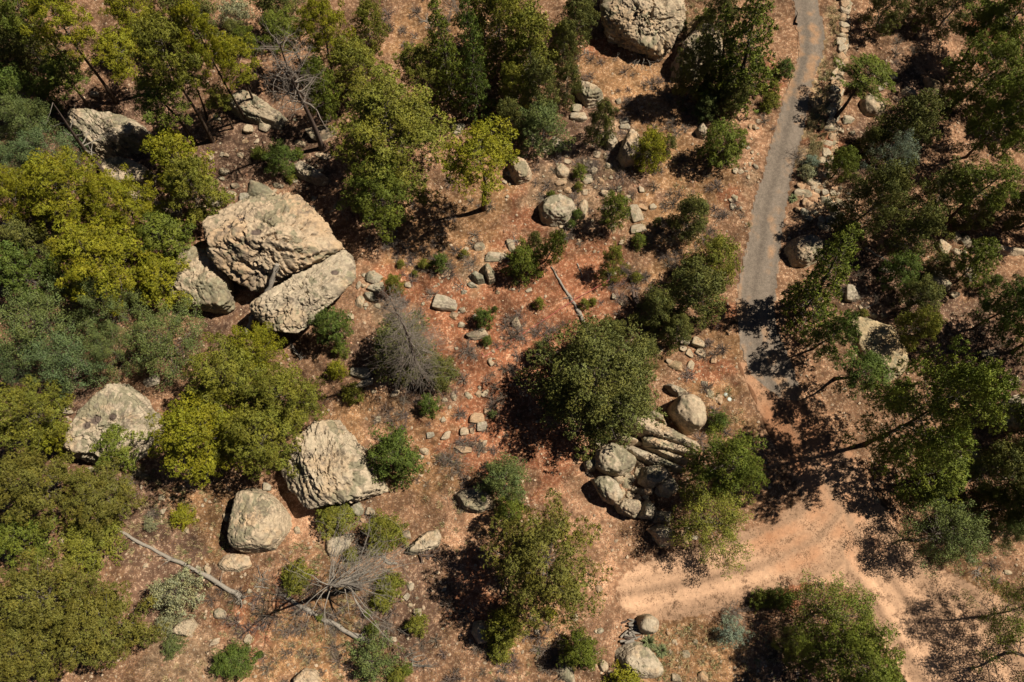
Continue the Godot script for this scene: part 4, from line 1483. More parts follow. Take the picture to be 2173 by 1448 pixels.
	["O", 2155, 1290, 150, 2085, 1312, 6.5, "g", "dark oak with a curved trunk leaning over the dirt track"],
	["O", 1780, 1305, 200, -1, -1, 5.5, "g", "dark green oak in the corner of the dirt track"],
	["Q", 1815, 1410, 190, -1, -1, 8, "g", "green pine in front of the dark oak in the track's corner"],
	["O", 1690, 1370, 90, -1, -1, 4.5, "g", "shaded oak beside the pine in the track's corner"],
	["B", 1657, 1272, 54, -1, -1, 2.4, "v", "small bright pine-like bush in the track's corner"],
	["O", 2230, 1400, 200, -1, -1, 7, "g", "dark tree past the end of the dirt track"],
	["Q", 2245, 700, 180, -1, -1, 8, "g", "dark tall pine outside the path bend", "dark outer pines"],
	["Q", 2260, 420, 158, -1, -1, 7, "g", "dark tall pine outside the path bend", "dark outer pines"],
	["Q", 2250, 180, 158, -1, -1, 7, "g", "dark tall pine outside the path bend", "dark outer pines"],
	["Q", 2270, 880, 180, -1, -1, 7, "g", "dark tall pine outside the path bend", "dark outer pines"],
	["J", 2240, 1060, 150, -1, -1, 8, "j", "dark juniper beyond the smaller oak"],
]

# small bushes: kind, x, y, width, height, tint, label, group
const BUSHES := [
	["B", 593, 338, 76, 2.4, "v", "dense cone-shaped green bush beside the long pale rock"],
	["S", 550, 325, 34, 1.0, "g", "low green bush touching the cone-shaped bush", ""],
	["S", 634, 325, 26, 0.9, "g", "small green bush at the dead tree's foot stones", ""],
	["S", 616, 378, 24, 0.6, "o", "tiny olive bush at the end of the long pale rock", ""],
	["S", 933, 556, 42, 1.5, "v", "double green bush in the red clearing", ""],
	["S", 900, 560, 26, 0.8, "o", "", "little bushes in the red clearing"],
	["S", 850, 561, 20, 0.6, "o", "", "little bushes in the red clearing"],
	["S", 879, 580, 16, 0.5, "o", "", "little bushes in the red clearing"],
	["S", 985, 538, 22, 0.7, "o", "", "little bushes in the red clearing"],
	["S", 1028, 676, 46, 1.6, "v", "dark green bush beside the twin pale rocks in the red clearing", ""],
	["S", 1033, 722, 26, 0.8, "v", "", "little bushes in the red clearing"],
	["S", 1050, 655, 14, 0.5, "v", "", "little bushes in the red clearing"],
	["S", 1143, 643, 28, 0.9, "o", "", "little bushes in the red clearing"],
	["S", 912, 862, 50, 1.5, "v", "green bush below the green juniper at the dead tree", ""],
	["S", 750, 836, 52, 1.3, "o", "olive bush in the shade of the fine-twigged dead tree", ""],
	["S", 716, 786, 46, 1.3, "y", "yellowish bush below the fresh green sapling", ""],
	["S", 722, 742, 40, 1.1, "g", "green bush at the fresh green sapling's foot", ""],
	["S", 1527, 893, 46, 1.3, "v", "lone green bush between the big round boulder and the dirt track", ""],
	["S", 1232, 366, 36, 1.0, "g", "", "little bushes among the rubble"],
	["S", 1227, 395, 22, 0.7, "o", "", "little bushes among the rubble"],
	["S", 1170, 413, 22, 0.7, "g", "", "little bushes among the rubble"],
	["S", 1226, 455, 26, 0.8, "v", "", "little bushes among the rubble"],
	["S", 1214, 475, 22, 0.7, "v", "", "little bushes among the rubble"],
	["S", 1356, 512, 36, 1.0, "g", "dark bush in the shadow of the upright juniper", ""],
	["S", 1240, 645, 26, 0.8, "o", "", "little bushes beside the upright fallen log"],
	["S", 1258, 640, 20, 0.6, "o", "", "little bushes beside the upright fallen log"],
	["S", 1352, 588, 28, 0.7, "o", "olive bush above the broken stump pieces", ""],
	["S", 1663, 147, 46, 1.4, "v", "dark glossy green bush on the road's edge", ""],
	["S", 1640, 185, 32, 1.0, "o", "", "olive bushes on the bank beside the road"],
	["S", 1640, 212, 40, 1.1, "o", "", "olive bushes on the bank beside the road"],
	["S", 1628, 228, 30, 0.9, "o", "", "olive bushes on the bank beside the road"],
	["S", 1450, 55, 22, 1.0, "v", "small green bush against the sunlit flank of the overhanging boulder", ""],
	["S", 1500, 40, 46, 1.6, "g", "green bush in the straw grass beside the overhanging boulder", ""],
	["B", 192, 1150, 130, 2.0, "o", "low rounded olive bush beside the long fallen log", ""],
	["G", 372, 1255, 128, 2.6, "s", "silvery grey-green shrub growing over the long fallen log", ""],
	["G", 360, 1322, 66, 1.2, "s", "silvery shrub lobe touching the small white rock", ""],
	["G", 368, 1372, 54, 0.9, "k", "small dull green shrub beyond the white rock", ""],
	["S", 387, 1098, 54, 1.0, "y", "small yellow-green bush in the litter above the long log", ""],
	["G", 320, 1112, 36, 0.7, "s", "dry greyish shrub beside the small yellow-green bush", ""],
	["B", 500, 1404, 84, 1.6, "v", "dense green mound bush on pink sand", ""],
	["S", 630, 1228, 76, 1.2, "o", "", "olive bushes under the bare spidery dead tree"],
	["S", 825, 1240, 66, 1.3, "o", "", "olive bushes under the bare spidery dead tree"],
	["S", 808, 1275, 50, 1.0, "o", "", "olive bushes under the bare spidery dead tree"],
	["S", 745, 1180, 40, 0.7, "o", "", "olive bushes under the bare spidery dead tree"],
	["S", 790, 1334, 32, 0.8, "g", "small round green bush beside the broken fallen trunk", ""],
	["S", 780, 1302, 20, 0.5, "g", "tiny green bush near the broken fallen trunk", ""],
	["S", 884, 1328, 52, 1.2, "o", "olive bush beside a small white rock in bare duff", ""],
	["G", 798, 1398, 125, 2.0, "k", "wide dull grey-green shrub at the end of the broken fallen trunk", ""],
	["S", 843, 1432, 40, 0.8, "o", "olive bush tucked against the wide dull shrub", ""],
	["S", 864, 1420, 30, 0.6, "g", "small green bush among bleached branches", ""],
	["S", 1062, 1385, 56, 1.0, "o", "low olive bush in front of the olive juniper", ""],
	["S", 1167, 1302, 32, 0.9, "y", "small yellow-green bush at the rim of the great pine", ""],
	["S", 1328, 1446, 84, 1.2, "y", "yellow-green bush in front of the flat pale boulder", ""],
	["G", 1550, 1340, 70, 1.2, "w", "bluish thin-leaved shrub at the rim of the dirt track", ""],
	["G", 1620, 1275, 60, 1.2, "g", "dark thin shrub beside the small bright bush", ""],
	["S", 1834, 665, 24, 0.6, "o", "little olive bush above the big pale bedrock slab", ""],
	["S", 1890, 1448, 70, 1.8, "g", "green bush at the edge of the dirt track before the pine", ""],
	["S", 680, 1312, 22, 0.4, "g", "tiny dark bush on the broken fallen trunk", ""],
	["S", 1045, 880, 20, 0.5, "k", "tiny grey-green bush in the red soil near pale stones", ""],
	["S", 550, 1390, 18, 0.5, "v", "tiny bush next to the dense green mound", ""],
	["S", 552, 1386, 10, 0.3, "v", "tiny sprig next to the dense green mound", ""],
	["S", 1830, 180, 40, 1.2, "g", "dark bush in the shade of the retaining wall", ""],
	["S", 1720, 345, 36, 0.9, "w", "grey twiggy bush beside the lower end of the retaining wall", ""],
	["S", 1715, 365, 40, 0.9, "s", "grey feathery bush at the lower end of the retaining wall", ""],
]

# medium rocks: x, y, width, height in pixels, material
const ROCKS := {
	"pale rock in the rubble field of the upper clearing": [[1193, 363, 28, 26, "rock"], [1190, 388, 24, 14, "rock_red"], [1230, 252, 36, 18, "rock"], [1246, 383, 22, 18, "rock"], [1238, 445, 18, 34, "rock"], [1322, 257, 20, 12, "rock"], [1328, 271, 22, 12, "rock_grey"], [1360, 402, 12, 14, "rock"], [1350, 452, 26, 34, "rock_grey"], [1182, 305, 34, 22, "rock_grey"], [1170, 270, 22, 16, "rock_grey"], [1260, 362, 14, 14, "rock"], [1362, 440, 22, 12, "rock_red"], [1385, 440, 16, 12, "rock"], [1286, 412, 18, 14, "rock"], [1205, 405, 16, 12, "rock_red"], [1240, 410, 14, 10, "rock"], [1292, 352, 16, 12, "rock"], [1300, 480, 16, 10, "rock"], [1312, 215, 12, 14, "rock"], [1225, 232, 20, 16, "rock_grey"], [1160, 320, 16, 12, "rock"], [1205, 345, 14, 10, "rock"], [1275, 385, 12, 10, "rock_red"], [1330, 420, 14, 10, "rock"], [1265, 330, 16, 12, "rock"], [1355, 485, 34, 16, "rock_grey"], [1130, 300, 18, 14, "rock_grey"], [1100, 250, 22, 16, "rock_grey"], [1085, 215, 24, 18, "rock_grey"]],
	"pale rock lying in the red clearing": [[948, 650, 52, 30, "rock"], [981, 658, 14, 12, "rock"], [1018, 524, 22, 16, "rock"], [1055, 546, 46, 18, "rock"], [1086, 523, 15, 28, "rock_grey"], [946, 582, 20, 14, "rock_red"], [867, 607, 14, 12, "rock"], [1012, 710, 46, 22, "rock"], [1094, 686, 18, 28, "rock"], [1002, 606, 24, 12, "rock_grey"], [980, 690, 14, 10, "rock"], [945, 637, 10, 8, "rock"], [962, 672, 14, 10, "rock_red"], [985, 620, 12, 8, "rock_grey"], [1040, 765, 10, 8, "rock"], [1043, 772, 12, 10, "rock"], [1302, 629, 10, 12, "rock_grey"], [1122, 617, 14, 8, "rock"], [1320, 645, 10, 8, "rock"], [1300, 582, 20, 10, "rock"], [1318, 515, 10, 9, "rock"]],
	"pale stone by the bare red patch": [[1025, 907, 22, 22, "rock"], [1010, 887, 30, 20, "rock_red"], [986, 915, 18, 14, "rock"], [946, 925, 18, 16, "rock"], [941, 891, 11, 11, "rock"], [963, 843, 12, 13, "rock_grey"], [943, 850, 12, 9, "rock_grey"], [1003, 915, 10, 10, "rock_red"], [1026, 942, 12, 14, "rock"], [955, 865, 8, 8, "rock"], [992, 838, 12, 10, "rock_grey"], [838, 836, 18, 13, "rock"], [900, 958, 18, 12, "rock"], [985, 955, 36, 14, "rock_red"], [915, 925, 16, 12, "rock_grey"]],
	"grey-green stone at the end of the split boulder": [[792, 590, 36, 24, "rock_grey"], [800, 612, 36, 20, "rock_grey"], [785, 630, 30, 20, "rock_grey"], [763, 641, 18, 22, "rock"], [777, 648, 11, 9, "rock"], [743, 672, 14, 13, "rock"], [772, 607, 9, 8, "rock"], [768, 795, 44, 22, "rock_grey"], [772, 815, 40, 14, "rock_grey"], [800, 650, 14, 10, "rock_grey"]],
	"rock in the brown slope near the twisted dead tree": [[683, 285, 62, 34, "rock"], [562, 268, 28, 24, "rock"], [690, 333, 38, 12, "rock"], [636, 305, 24, 12, "rock"], [527, 275, 20, 17, "rock"], [520, 300, 12, 8, "rock_red"], [510, 330, 14, 10, "rock"], [610, 262, 12, 8, "rock_red"], [970, 272, 28, 18, "rock_grey"], [970, 282, 18, 12, "rock_grey"], [545, 300, 10, 8, "rock"], [480, 330, 12, 8, "rock"], [470, 380, 16, 10, "rock"], [500, 395, 18, 12, "rock"], [590, 395, 24, 10, "rock"], [610, 415, 20, 12, "rock_red"], [460, 250, 16, 10, "rock_grey"], [815, 270, 30, 16, "rock"]],
	"pale stone between the yellow pines and the split boulder": [[555, 412, 58, 34, "rock_grey"], [525, 424, 26, 22, "rock_grey"], [345, 440, 36, 18, "rock"], [375, 455, 30, 16, "rock"], [330, 452, 22, 14, "rock"], [475, 365, 22, 14, "rock"], [455, 425, 36, 24, "rock_grey"], [430, 445, 20, 14, "rock"], [490, 415, 22, 16, "rock"], [352, 470, 22, 14, "rock"]],
	"stone in the stone heap below the retaining wall": [[1705, 410, 36, 16, "rock"], [1753, 428, 24, 16, "rock_grey"], [1710, 430, 22, 16, "rock_red"], [1718, 442, 28, 18, "rock_red"], [1708, 450, 18, 14, "rock_grey"], [1714, 462, 20, 14, "rock_grey"], [1742, 466, 16, 14, "rock"], [1765, 446, 18, 20, "rock"], [1770, 470, 32, 18, "rock_grey"], [1760, 462, 16, 12, "rock"], [1745, 480, 20, 14, "rock"], [1780, 430, 18, 14, "rock"], [1730, 452, 16, 12, "rock"], [1785, 455, 16, 12, "rock_grey"], [1752, 410, 16, 12, "rock"], [1765, 410, 14, 12, "rock_grey"], [1725, 388, 30, 14, "rock"], [1700, 398, 18, 12, "rock_red"], [1790, 440, 16, 12, "rock"], [1695, 445, 14, 10, "rock_red"], [1740, 440, 16, 14, "rock_red"], [1755, 486, 18, 12, "rock"]],
	"stone fallen below the retaining wall": [[1850, 225, 46, 42, "rock"], [1925, 197, 30, 18, "rock"], [1979, 184, 30, 30, "rock_red"], [1800, 255, 24, 16, "rock"], [1880, 180, 16, 12, "rock"], [1895, 165, 18, 12, "rock_grey"], [1808, 283, 12, 10, "rock_grey"], [1902, 190, 16, 12, "rock_red"], [1870, 190, 14, 10, "rock"], [1785, 280, 12, 10, "rock"], [1990, 205, 14, 10, "rock"], [1965, 195, 14, 10, "rock_red"]],
	"pale rock in the leaf-strewn hollow": [[2003, 529, 26, 28, "rock"], [2029, 505, 18, 26, "rock"], [2045, 513, 22, 22, "rock_grey"], [2030, 535, 18, 14, "rock"], [1983, 600, 48, 40, "rock_grey"], [1810, 629, 32, 34, "rock"], [2025, 627, 22, 14, "rock"], [1855, 670, 12, 10, "rock"], [1875, 672, 14, 12, "rock_grey"], [1826, 653, 10, 8, "rock"], [1900, 520, 40, 12, "rock_grey"], [1880, 575, 36, 10, "rock"], [2060, 590, 22, 16, "rock_grey"], [2075, 565, 24, 18, "rock_red"], [2100, 750, 38, 14, "rock_grey"], [2095, 868, 20, 26, "rock"], [2060, 575, 14, 12, "rock"]],
	"rock in the shade by the wood's edge": [[1455, 725, 20, 22, "rock"], [1450, 742, 14, 12, "rock"], [1462, 750, 16, 16, "rock"], [1478, 728, 26, 22, "rock"], [1485, 748, 22, 16, "rock"], [1433, 777, 28, 18, "rock_red"], [1465, 774, 14, 18, "rock"], [1507, 837, 14, 18, "rock"], [1527, 850, 14, 20, "rock_red"], [1420, 768, 12, 10, "rock"], [1440, 720, 12, 10, "rock"], [1515, 765, 12, 10, "rock_red"]],
	"small stone wedged among the outcrop boulders": [[1312, 1017, 20, 18, "rock"], [1330, 1026, 19, 20, "rock"], [1355, 1006, 16, 20, "rock"], [1333, 1010, 14, 12, "rock"], [1343, 1018, 9, 10, "rock_grey"], [1358, 1042, 20, 14, "rock_grey"], [1372, 1041, 16, 18, "rock_red"], [1336, 1052, 18, 16, "rock"], [1353, 1058, 18, 12, "rock"], [1370, 1056, 14, 10, "rock_grey"], [1357, 985, 20, 20, "rock_dark"], [1373, 962, 20, 10, "rock"], [1382, 1040, 10, 18, "rock"], [1320, 1046, 14, 12, "rock"], [1395, 1042, 14, 20, "rock_grey"], [1326, 946, 24, 10, "rock"], [1450, 1135, 12, 14, "rock_red"], [1455, 1148, 12, 10, "rock_red"], [1462, 1120, 16, 12, "rock"], [1470, 1140, 20, 8, "rock"], [1346, 1040, 10, 10, "rock"]],
	"pale rock near the tilted white boulder": [[757, 1080, 36, 26, "rock_grey"], [785, 1086, 20, 16, "rock_grey"], [862, 1135, 22, 18, "rock"], [630, 1126, 12, 14, "rock"], [770, 1105, 10, 8, "rock_red"], [566, 1032, 18, 16, "rock_grey"], [728, 1090, 12, 8, "rock"], [886, 1301, 16, 14, "rock"], [870, 1285, 10, 8, "rock"], [893, 970, 14, 8, "rock"]],
	"pale stone around the long fallen log": [[292, 1003, 26, 14, "rock_grey"], [195, 998, 26, 12, "rock"], [135, 1148, 20, 14, "rock"], [467, 1302, 26, 18, "rock_grey"], [456, 1362, 20, 12, "rock"], [527, 1355, 16, 18, "rock"], [322, 1092, 16, 9, "rock"], [345, 1086, 10, 10, "rock"], [310, 1200, 10, 8, "rock"], [395, 1126, 10, 10, "rock"], [343, 1056, 14, 10, "rock"], [443, 1210, 14, 16, "rock"], [164, 1196, 12, 12, "rock"], [186, 1201, 12, 10, "rock"], [482, 1098, 14, 16, "rock"], [530, 1255, 10, 8, "rock"], [520, 1278, 8, 8, "rock"], [240, 1035, 20, 12, "rock_grey"], [110, 1010, 18, 10, "rock_grey"], [305, 1010, 22, 10, "rock"]],
	"pale stone on the sand by the yuccas": [[1281, 1413, 18, 20, "rock"], [1203, 1430, 28, 32, "rock_grey"], [1456, 1388, 16, 14, "rock"], [1490, 1436, 22, 20, "rock_red"], [1130, 1315, 11, 11, "rock"], [1138, 1340, 10, 12, "rock"], [1418, 1344, 8, 8, "rock_red"], [1295, 1428, 10, 8, "rock"], [1435, 1440, 22, 16, "rock"], [1430, 1362, 10, 8, "rock"], [1265, 1415, 8, 8, "rock_red"], [1743, 1244, 12, 12, "rock_dark"], [1536, 1294, 9, 7, "rock_dark"], [2059, 1190, 15, 13, "rock"], [2140, 1215, 16, 9, "rock"], [1856, 1034, 8, 6, "rock"], [1860, 1062, 10, 12, "rock"]],
	"rock on the shaded left slope": [[133, 868, 52, 22, "rock"], [115, 893, 10, 9, "rock"], [147, 893, 10, 8, "rock"], [140, 915, 10, 8, "rock"], [60, 850, 60, 20, "rock"], [335, 600, 32, 26, "rock"], [440, 875, 10, 8, "rock"], [310, 660, 26, 14, "rock"], [320, 810, 36, 20, "rock"], [25, 480, 40, 18, "rock"], [40, 225, 18, 10, "rock"], [200, 200, 18, 12, "rock"]],
}
const SCATTER := [[1745, 400, 45, 24], [1240, 400, 110, 34], [1290, 320, 90, 20], [1010, 580, 90, 12], [970, 660, 80, 12], [960, 890, 90, 16], [1590, 340, 40, 20], [1580, 430, 30, 12], [1610, 270, 30, 8], [560, 330, 120, 20], [420, 430, 110, 20], [640, 400, 80, 10], [1760, 440, 50, 24], [1900, 190, 80, 16], [1990, 540, 80, 10], [1330, 1030, 50, 12], [340, 1080, 120, 16], [470, 1250, 80, 12], [1460, 1370, 60, 12], [1250, 1290, 60, 10], [880, 1300, 80, 10], [790, 620, 50, 10], [1100, 400, 70, 10], [1460, 760, 70, 10], [1680, 80, 60, 6], [2080, 1210, 60, 10], [730, 880, 90, 10]]

func build_rocks() -> void:
	# hero boulders, each from its outline
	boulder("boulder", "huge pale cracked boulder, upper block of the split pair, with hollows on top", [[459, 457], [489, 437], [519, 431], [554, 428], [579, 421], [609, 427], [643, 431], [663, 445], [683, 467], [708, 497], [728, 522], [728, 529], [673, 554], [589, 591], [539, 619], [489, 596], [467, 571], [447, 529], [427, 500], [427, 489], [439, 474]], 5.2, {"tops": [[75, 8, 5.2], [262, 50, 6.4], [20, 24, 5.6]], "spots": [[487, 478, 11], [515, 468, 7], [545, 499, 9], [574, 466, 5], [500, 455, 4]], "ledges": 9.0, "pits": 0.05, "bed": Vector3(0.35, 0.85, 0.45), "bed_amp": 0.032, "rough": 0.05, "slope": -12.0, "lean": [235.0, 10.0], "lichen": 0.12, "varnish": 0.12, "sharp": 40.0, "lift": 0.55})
	boulder("boulder", "long pale split boulder, lower block, with a grey log resting on it", [[527, 657], [541, 639], [589, 611], [638, 579], [700, 556], [725, 529], [752, 549], [753, 594], [713, 634], [656, 678], [633, 708], [591, 701], [559, 696], [539, 673]], 3.6, {"tops": [[100, 10, 3.4]], "spots": [[712, 578, 9]], "ledges": 8.0, "pits": 0.035, "bed": Vector3(0.45, 0.8, 0.6), "bed_amp": 0.03, "slope": -6.0, "lean": [285.0, 26.0], "lichen": 0.2, "varnish": 0.14, "lift": 0.6})
	boulder("boulder", "lichened greenish boulder beside the split pair", [[377, 571], [395, 532], [424, 527], [444, 534], [467, 559], [487, 599], [489, 643], [467, 656], [415, 651], [385, 648], [365, 631], [385, 604]], 2.8, {"tops": [[150, 14, 2.8], [250, 34, 3.0]], "lichen": 0.42, "varnish": 0.16, "slope": 2.0, "lift": 0.5})
	boulder("boulder", "striped grey boulder at the foot of the tall pines", [[136, 252], [145, 234], [195, 238], [245, 243], [290, 258], [312, 275], [290, 300], [250, 313], [200, 316], [165, 290], [150, 272]], 2.2, {"tops": [[250, 24, 2.3], [40, 8, 2.1]], "bed": Vector3(0.7, 0.4, -0.6), "bed_amp": 0.035, "lichen": 0.30, "slope": 20})
	boulder("boulder", "pale flat boulder half in pine shade beside the dead snag", [[205, 345], [250, 335], [300, 350], [333, 378], [300, 390], [240, 395], [215, 375]], 1.2, {"lichen": 0.15})
	boulder("boulder", "round pale rock between yellow-green pines", [[264, 402], [285, 394], [308, 408], [312, 425], [290, 432], [268, 420]], 1.0, {"lichen": 0.05})
	boulder("boulder", "smooth grey boulder under the bright leaning pine", [[470, 215], [505, 202], [540, 205], [575, 225], [600, 248], [590, 262], [550, 255], [510, 245]], 1.3, {"tops": [[280, 22, 1.4]], "lichen": 0.42, "varnish": 0.05, "mat": "rock_grey"})
	boulder("boulder", "long pale pointed rock beside the cone-shaped bush", [[622, 350], [640, 343], [670, 360], [696, 378], [675, 386], [645, 378], [626, 366]], 0.9, {"bed_amp": 0.06, "lichen": 0.1})
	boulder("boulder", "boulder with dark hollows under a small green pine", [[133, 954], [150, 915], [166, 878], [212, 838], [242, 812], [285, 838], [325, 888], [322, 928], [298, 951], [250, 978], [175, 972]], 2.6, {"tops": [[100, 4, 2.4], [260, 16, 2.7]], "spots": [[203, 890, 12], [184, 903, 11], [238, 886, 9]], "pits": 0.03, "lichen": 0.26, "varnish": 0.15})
	boulder("boulder", "tilted white boulder with a deep shaded crack", [[582, 1002], [605, 985], [640, 950], [672, 897], [700, 890], [738, 925], [772, 975], [800, 1003], [807, 1040], [765, 1060], [710, 1062], [655, 1080], [640, 1075], [605, 1032]], 3.4, {"tops": [[50, 10, 3.2], [205, 46, 4.2], [330, 16, 3.5]], "ledges": 7.0, "pits": 0.04, "bed": Vector3(0.8, 0.5, -0.2), "bed_amp": 0.026, "rough": 0.055, "slope": 4, "lean": [220.0, 14.0], "lichen": 0.14, "varnish": 0.12})
	boulder("boulder", "rounded block boulder with speckled lichen beside the tilted white one", [[484, 1150], [486, 1120], [495, 1068], [518, 1036], [545, 1040], [575, 1052], [601, 1085], [600, 1132], [578, 1164], [540, 1168], [500, 1168]], 2.6, {"tops": [[90, 8, 2.6]], "lichen": 0.24, "varnish": 0.06, "slope": 8, "sharp": 22.0, "bed_amp": 0.015, "rough": 0.035})
	boulder("boulder", "huge overhanging boulder with tawny hollows beside the straw grass", [[1276, -40], [1278, 10], [1292, 50], [1340, 80], [1362, 88], [1415, 101], [1432, 84], [1438, 60], [1458, 36], [1432, 20], [1430, -40]], 3.4, {"tops": [[60, 10, 3.4], [275, 40, 4.2], [200, 30, 4.0]], "pits": 0.055, "bed": Vector3(-0.4, 0.8, 0.4), "bed_amp": 0.035, "rough": 0.06, "slope": 0, "lean": [255.0, 6.0], "lichen": 0.2, "varnish": 0.2, "lift": 0.6})
	boulder("boulder", "tall narrow boulder in the shade of the dark firs", [[1440, 110], [1462, 80], [1485, 57], [1510, 62], [1535, 100], [1525, 125], [1480, 150], [1442, 150]], 2.6, {"lichen": 0.2})
	boulder("boulder", "pointed pale boulder beside the clump of junipers", [[1226, 172], [1250, 180], [1280, 200], [1272, 212], [1245, 218], [1228, 200]], 1.4, {"lichen": 0.1})
	boulder("boulder", "tilted slab rock with a black shadow edge beside the yellow-olive juniper", [[1315, 325], [1330, 285], [1340, 278], [1358, 300], [1362, 335], [1330, 345]], 2.0, {"tops": [[300, 22, 2.2]], "lichen": 0.1, "slope": 4})
	boulder("boulder", "small pointed rock beside the tilted slab rock", [[1285, 290], [1290, 278], [1302, 288], [1312, 305], [1300, 314], [1286, 308]], 0.9, {"lichen": 0.1})
	boulder("boulder", "squat grey-lichened boulder alone on the red slope", [[1146, 440], [1152, 425], [1190, 415], [1215, 425], [1223, 445], [1205, 468], [1170, 471], [1150, 460]], 1.5, {"tops": [[90, 8, 1.5]], "lichen": 0.34, "varnish": 0.04})
	boulder("boulder", "smooth pale boulder touching the bright lone pine", [[1082, 345], [1095, 335], [1115, 342], [1127, 362], [1120, 378], [1100, 382], [1085, 365]], 1.2, {"lichen": 0.0, "varnish": 0.02})
	boulder("boulder", "pale faceted rock at the foot of the small dark firs", [[1478, 275], [1490, 262], [1500, 275], [1496, 288], [1482, 286]], 0.8, {"lichen": 0.1})
	boulder("boulder", "taller of the twin pale rocks in the red clearing", [[1025, 565], [1035, 558], [1048, 575], [1050, 592], [1038, 597], [1030, 582]], 0.9, {"lichen": 0.1})
	boulder("boulder", "dark flatter one of the twin rocks in the red clearing", [[998, 582], [1008, 575], [1025, 585], [1028, 597], [1014, 600]], 0.6, {"lichen": 0.3, "mat": "rock_grey"})
	# slab outcrop by the dirt track
	boulder("boulder", "big rounded pale boulder at the top of the outcrop by the track", [[1425, 876], [1432, 850], [1446, 838], [1466, 836], [1485, 850], [1498, 872], [1499, 892], [1488, 910], [1468, 917], [1448, 905]], 2.4, {"tops": [[20, 10, 2.4]], "lichen": 0.16, "sharp": 22.0, "slope": 6, "bed_amp": 0.012, "rough": 0.03})
	boulder("boulder", "flat pale rock touching the big rounded pale boulder", [[1414, 818], [1425, 815], [1445, 823], [1460, 833], [1440, 840], [1424, 830]], 0.7, {"lichen": 0.08})
	boulder("rock_slab", "longest upright slab of the layered outcrop", [[1313, 886], [1330, 878], [1350, 877], [1380, 897], [1415, 912], [1445, 932], [1490, 946], [1490, 960], [1465, 957], [1420, 935], [1380, 924], [1322, 908]], 1.9, {"tops": [[60, 30, 1.9]], "bed": Vector3(0.4, 0.3, 0.9), "bed_amp": 0.035, "ledges": 16.0, "rough": 0.035, "lichen": 0.14, "slope": 4, "level": 5}, "rock slab")
	boulder("rock_slab", "short pale slab leaning on the longest slab of the outcrop", [[1356, 880], [1380, 870], [1405, 882], [1417, 907], [1385, 898]], 1.4, {"bed_amp": 0.02, "lichen": 0.08, "level": 4}, "rock slab")
	boulder("rock_slab", "greenish slab just below the longest slab of the outcrop", [[1362, 928], [1380, 924], [1425, 937], [1465, 955], [1487, 966], [1452, 966], [1394, 955], [1365, 943]], 1.4, {"tops": [[70, 24, 1.4]], "bed": Vector3(0.4, 0.3, 0.9), "bed_amp": 0.035, "ledges": 14.0, "rough": 0.035, "lichen": 0.34, "slope": 4}, "rock slab")
	boulder("rock_slab", "low lichened slab at the shaded end of the outcrop", [[1275, 925], [1305, 918], [1342, 928], [1360, 937], [1335, 942], [1292, 934]], 1.0, {"tops": [[70, 20, 1.0]], "bed_amp": 0.03, "lichen": 0.34}, "rock slab")
	boulder("rock_slab", "thin layered slab in the middle of the outcrop", [[1375, 950], [1400, 952], [1450, 970], [1472, 982], [1440, 980], [1400, 966]], 1.0, {"bed": Vector3(0.4, 0.3, 0.9), "bed_amp": 0.04, "ledges": 14.0, "lichen": 0.2}, "rock slab")
	boulder("rock_slab", "lowest slab above the heap of outcrop boulders", [[1322, 950], [1345, 948], [1400, 975], [1460, 995], [1440, 1000], [1390, 988], [1345, 970]], 0.9, {"bed_amp": 0.03, "lichen": 0.2}, "rock slab")
	boulder("boulder", "largest lichened boulder of the heap below the slabs", [[1262, 960], [1287, 944], [1307, 942], [1330, 957], [1350, 971], [1348, 989], [1319, 1006], [1292, 1006], [1264, 992]], 1.9, {"tops": [[90, 6, 1.9]], "lichen": 0.30, "varnish": 0.04, "sharp": 22.0, "slope": 4})
	boulder("boulder", "oval lichened boulder with a shaded flank in the outcrop heap", [[1256, 1020], [1270, 1012], [1295, 1014], [1312, 1028], [1323, 1052], [1320, 1060], [1304, 1070], [1278, 1056]], 1.7, {"tops": [[40, 16, 1.7]], "lichen": 0.28, "sharp": 20.0, "slope": 4})
	boulder("boulder", "blocky boulder on the track side of the outcrop heap", [[1304, 1068], [1316, 1058], [1358, 1064], [1360, 1082], [1345, 1099], [1316, 1088]], 1.4, {"lichen": 0.2, "sharp": 22.0, "slope": 5})
	boulder("boulder", "rounded boulder beside the small wedged stones of the outcrop heap", [[1362, 1022], [1368, 992], [1400, 988], [1420, 1000], [1420, 1016], [1384, 1032]], 1.3, {"lichen": 0.3, "sharp": 20.0})
	boulder("boulder", "upright boulder between the blocky one and the oak's shade", [[1362, 1072], [1378, 1061], [1392, 1080], [1384, 1102], [1360, 1096]], 1.2, {"lichen": 0.3, "sharp": 22.0})
	boulder("boulder", "dark boulder under the wide olive oak", [[1398, 1028], [1424, 1008], [1442, 1036], [1424, 1050], [1404, 1046]], 1.2, {"lichen": 0.35, "sharp": 22.0}, "boulder", "dark boulders under the wide olive oak")
	boulder("boulder", "dark boulder under the wide olive oak", [[1390, 1088], [1424, 1090], [1420, 1112], [1394, 1108]], 1.1, {"lichen": 0.35, "sharp": 22.0}, "boulder", "dark boulders under the wide olive oak")
	boulder("boulder", "dark boulder under the wide olive oak", [[1382, 1128], [1405, 1114], [1434, 1128], [1430, 1148], [1400, 1152]], 1.2, {"lichen": 0.35, "sharp": 22.0}, "boulder", "dark boulders under the wide olive oak")
	boulder("boulder", "small greenish boulder at the corner of the outcrop heap", [[1254, 944], [1272, 932], [1284, 944], [1270, 954]], 0.8, {"lichen": 0.4})
	boulder("boulder", "shadowed stone beside the largest lichened boulder", [[1240, 985], [1250, 970], [1264, 975], [1262, 996], [1246, 998]], 0.8, {"lichen": 0.2})
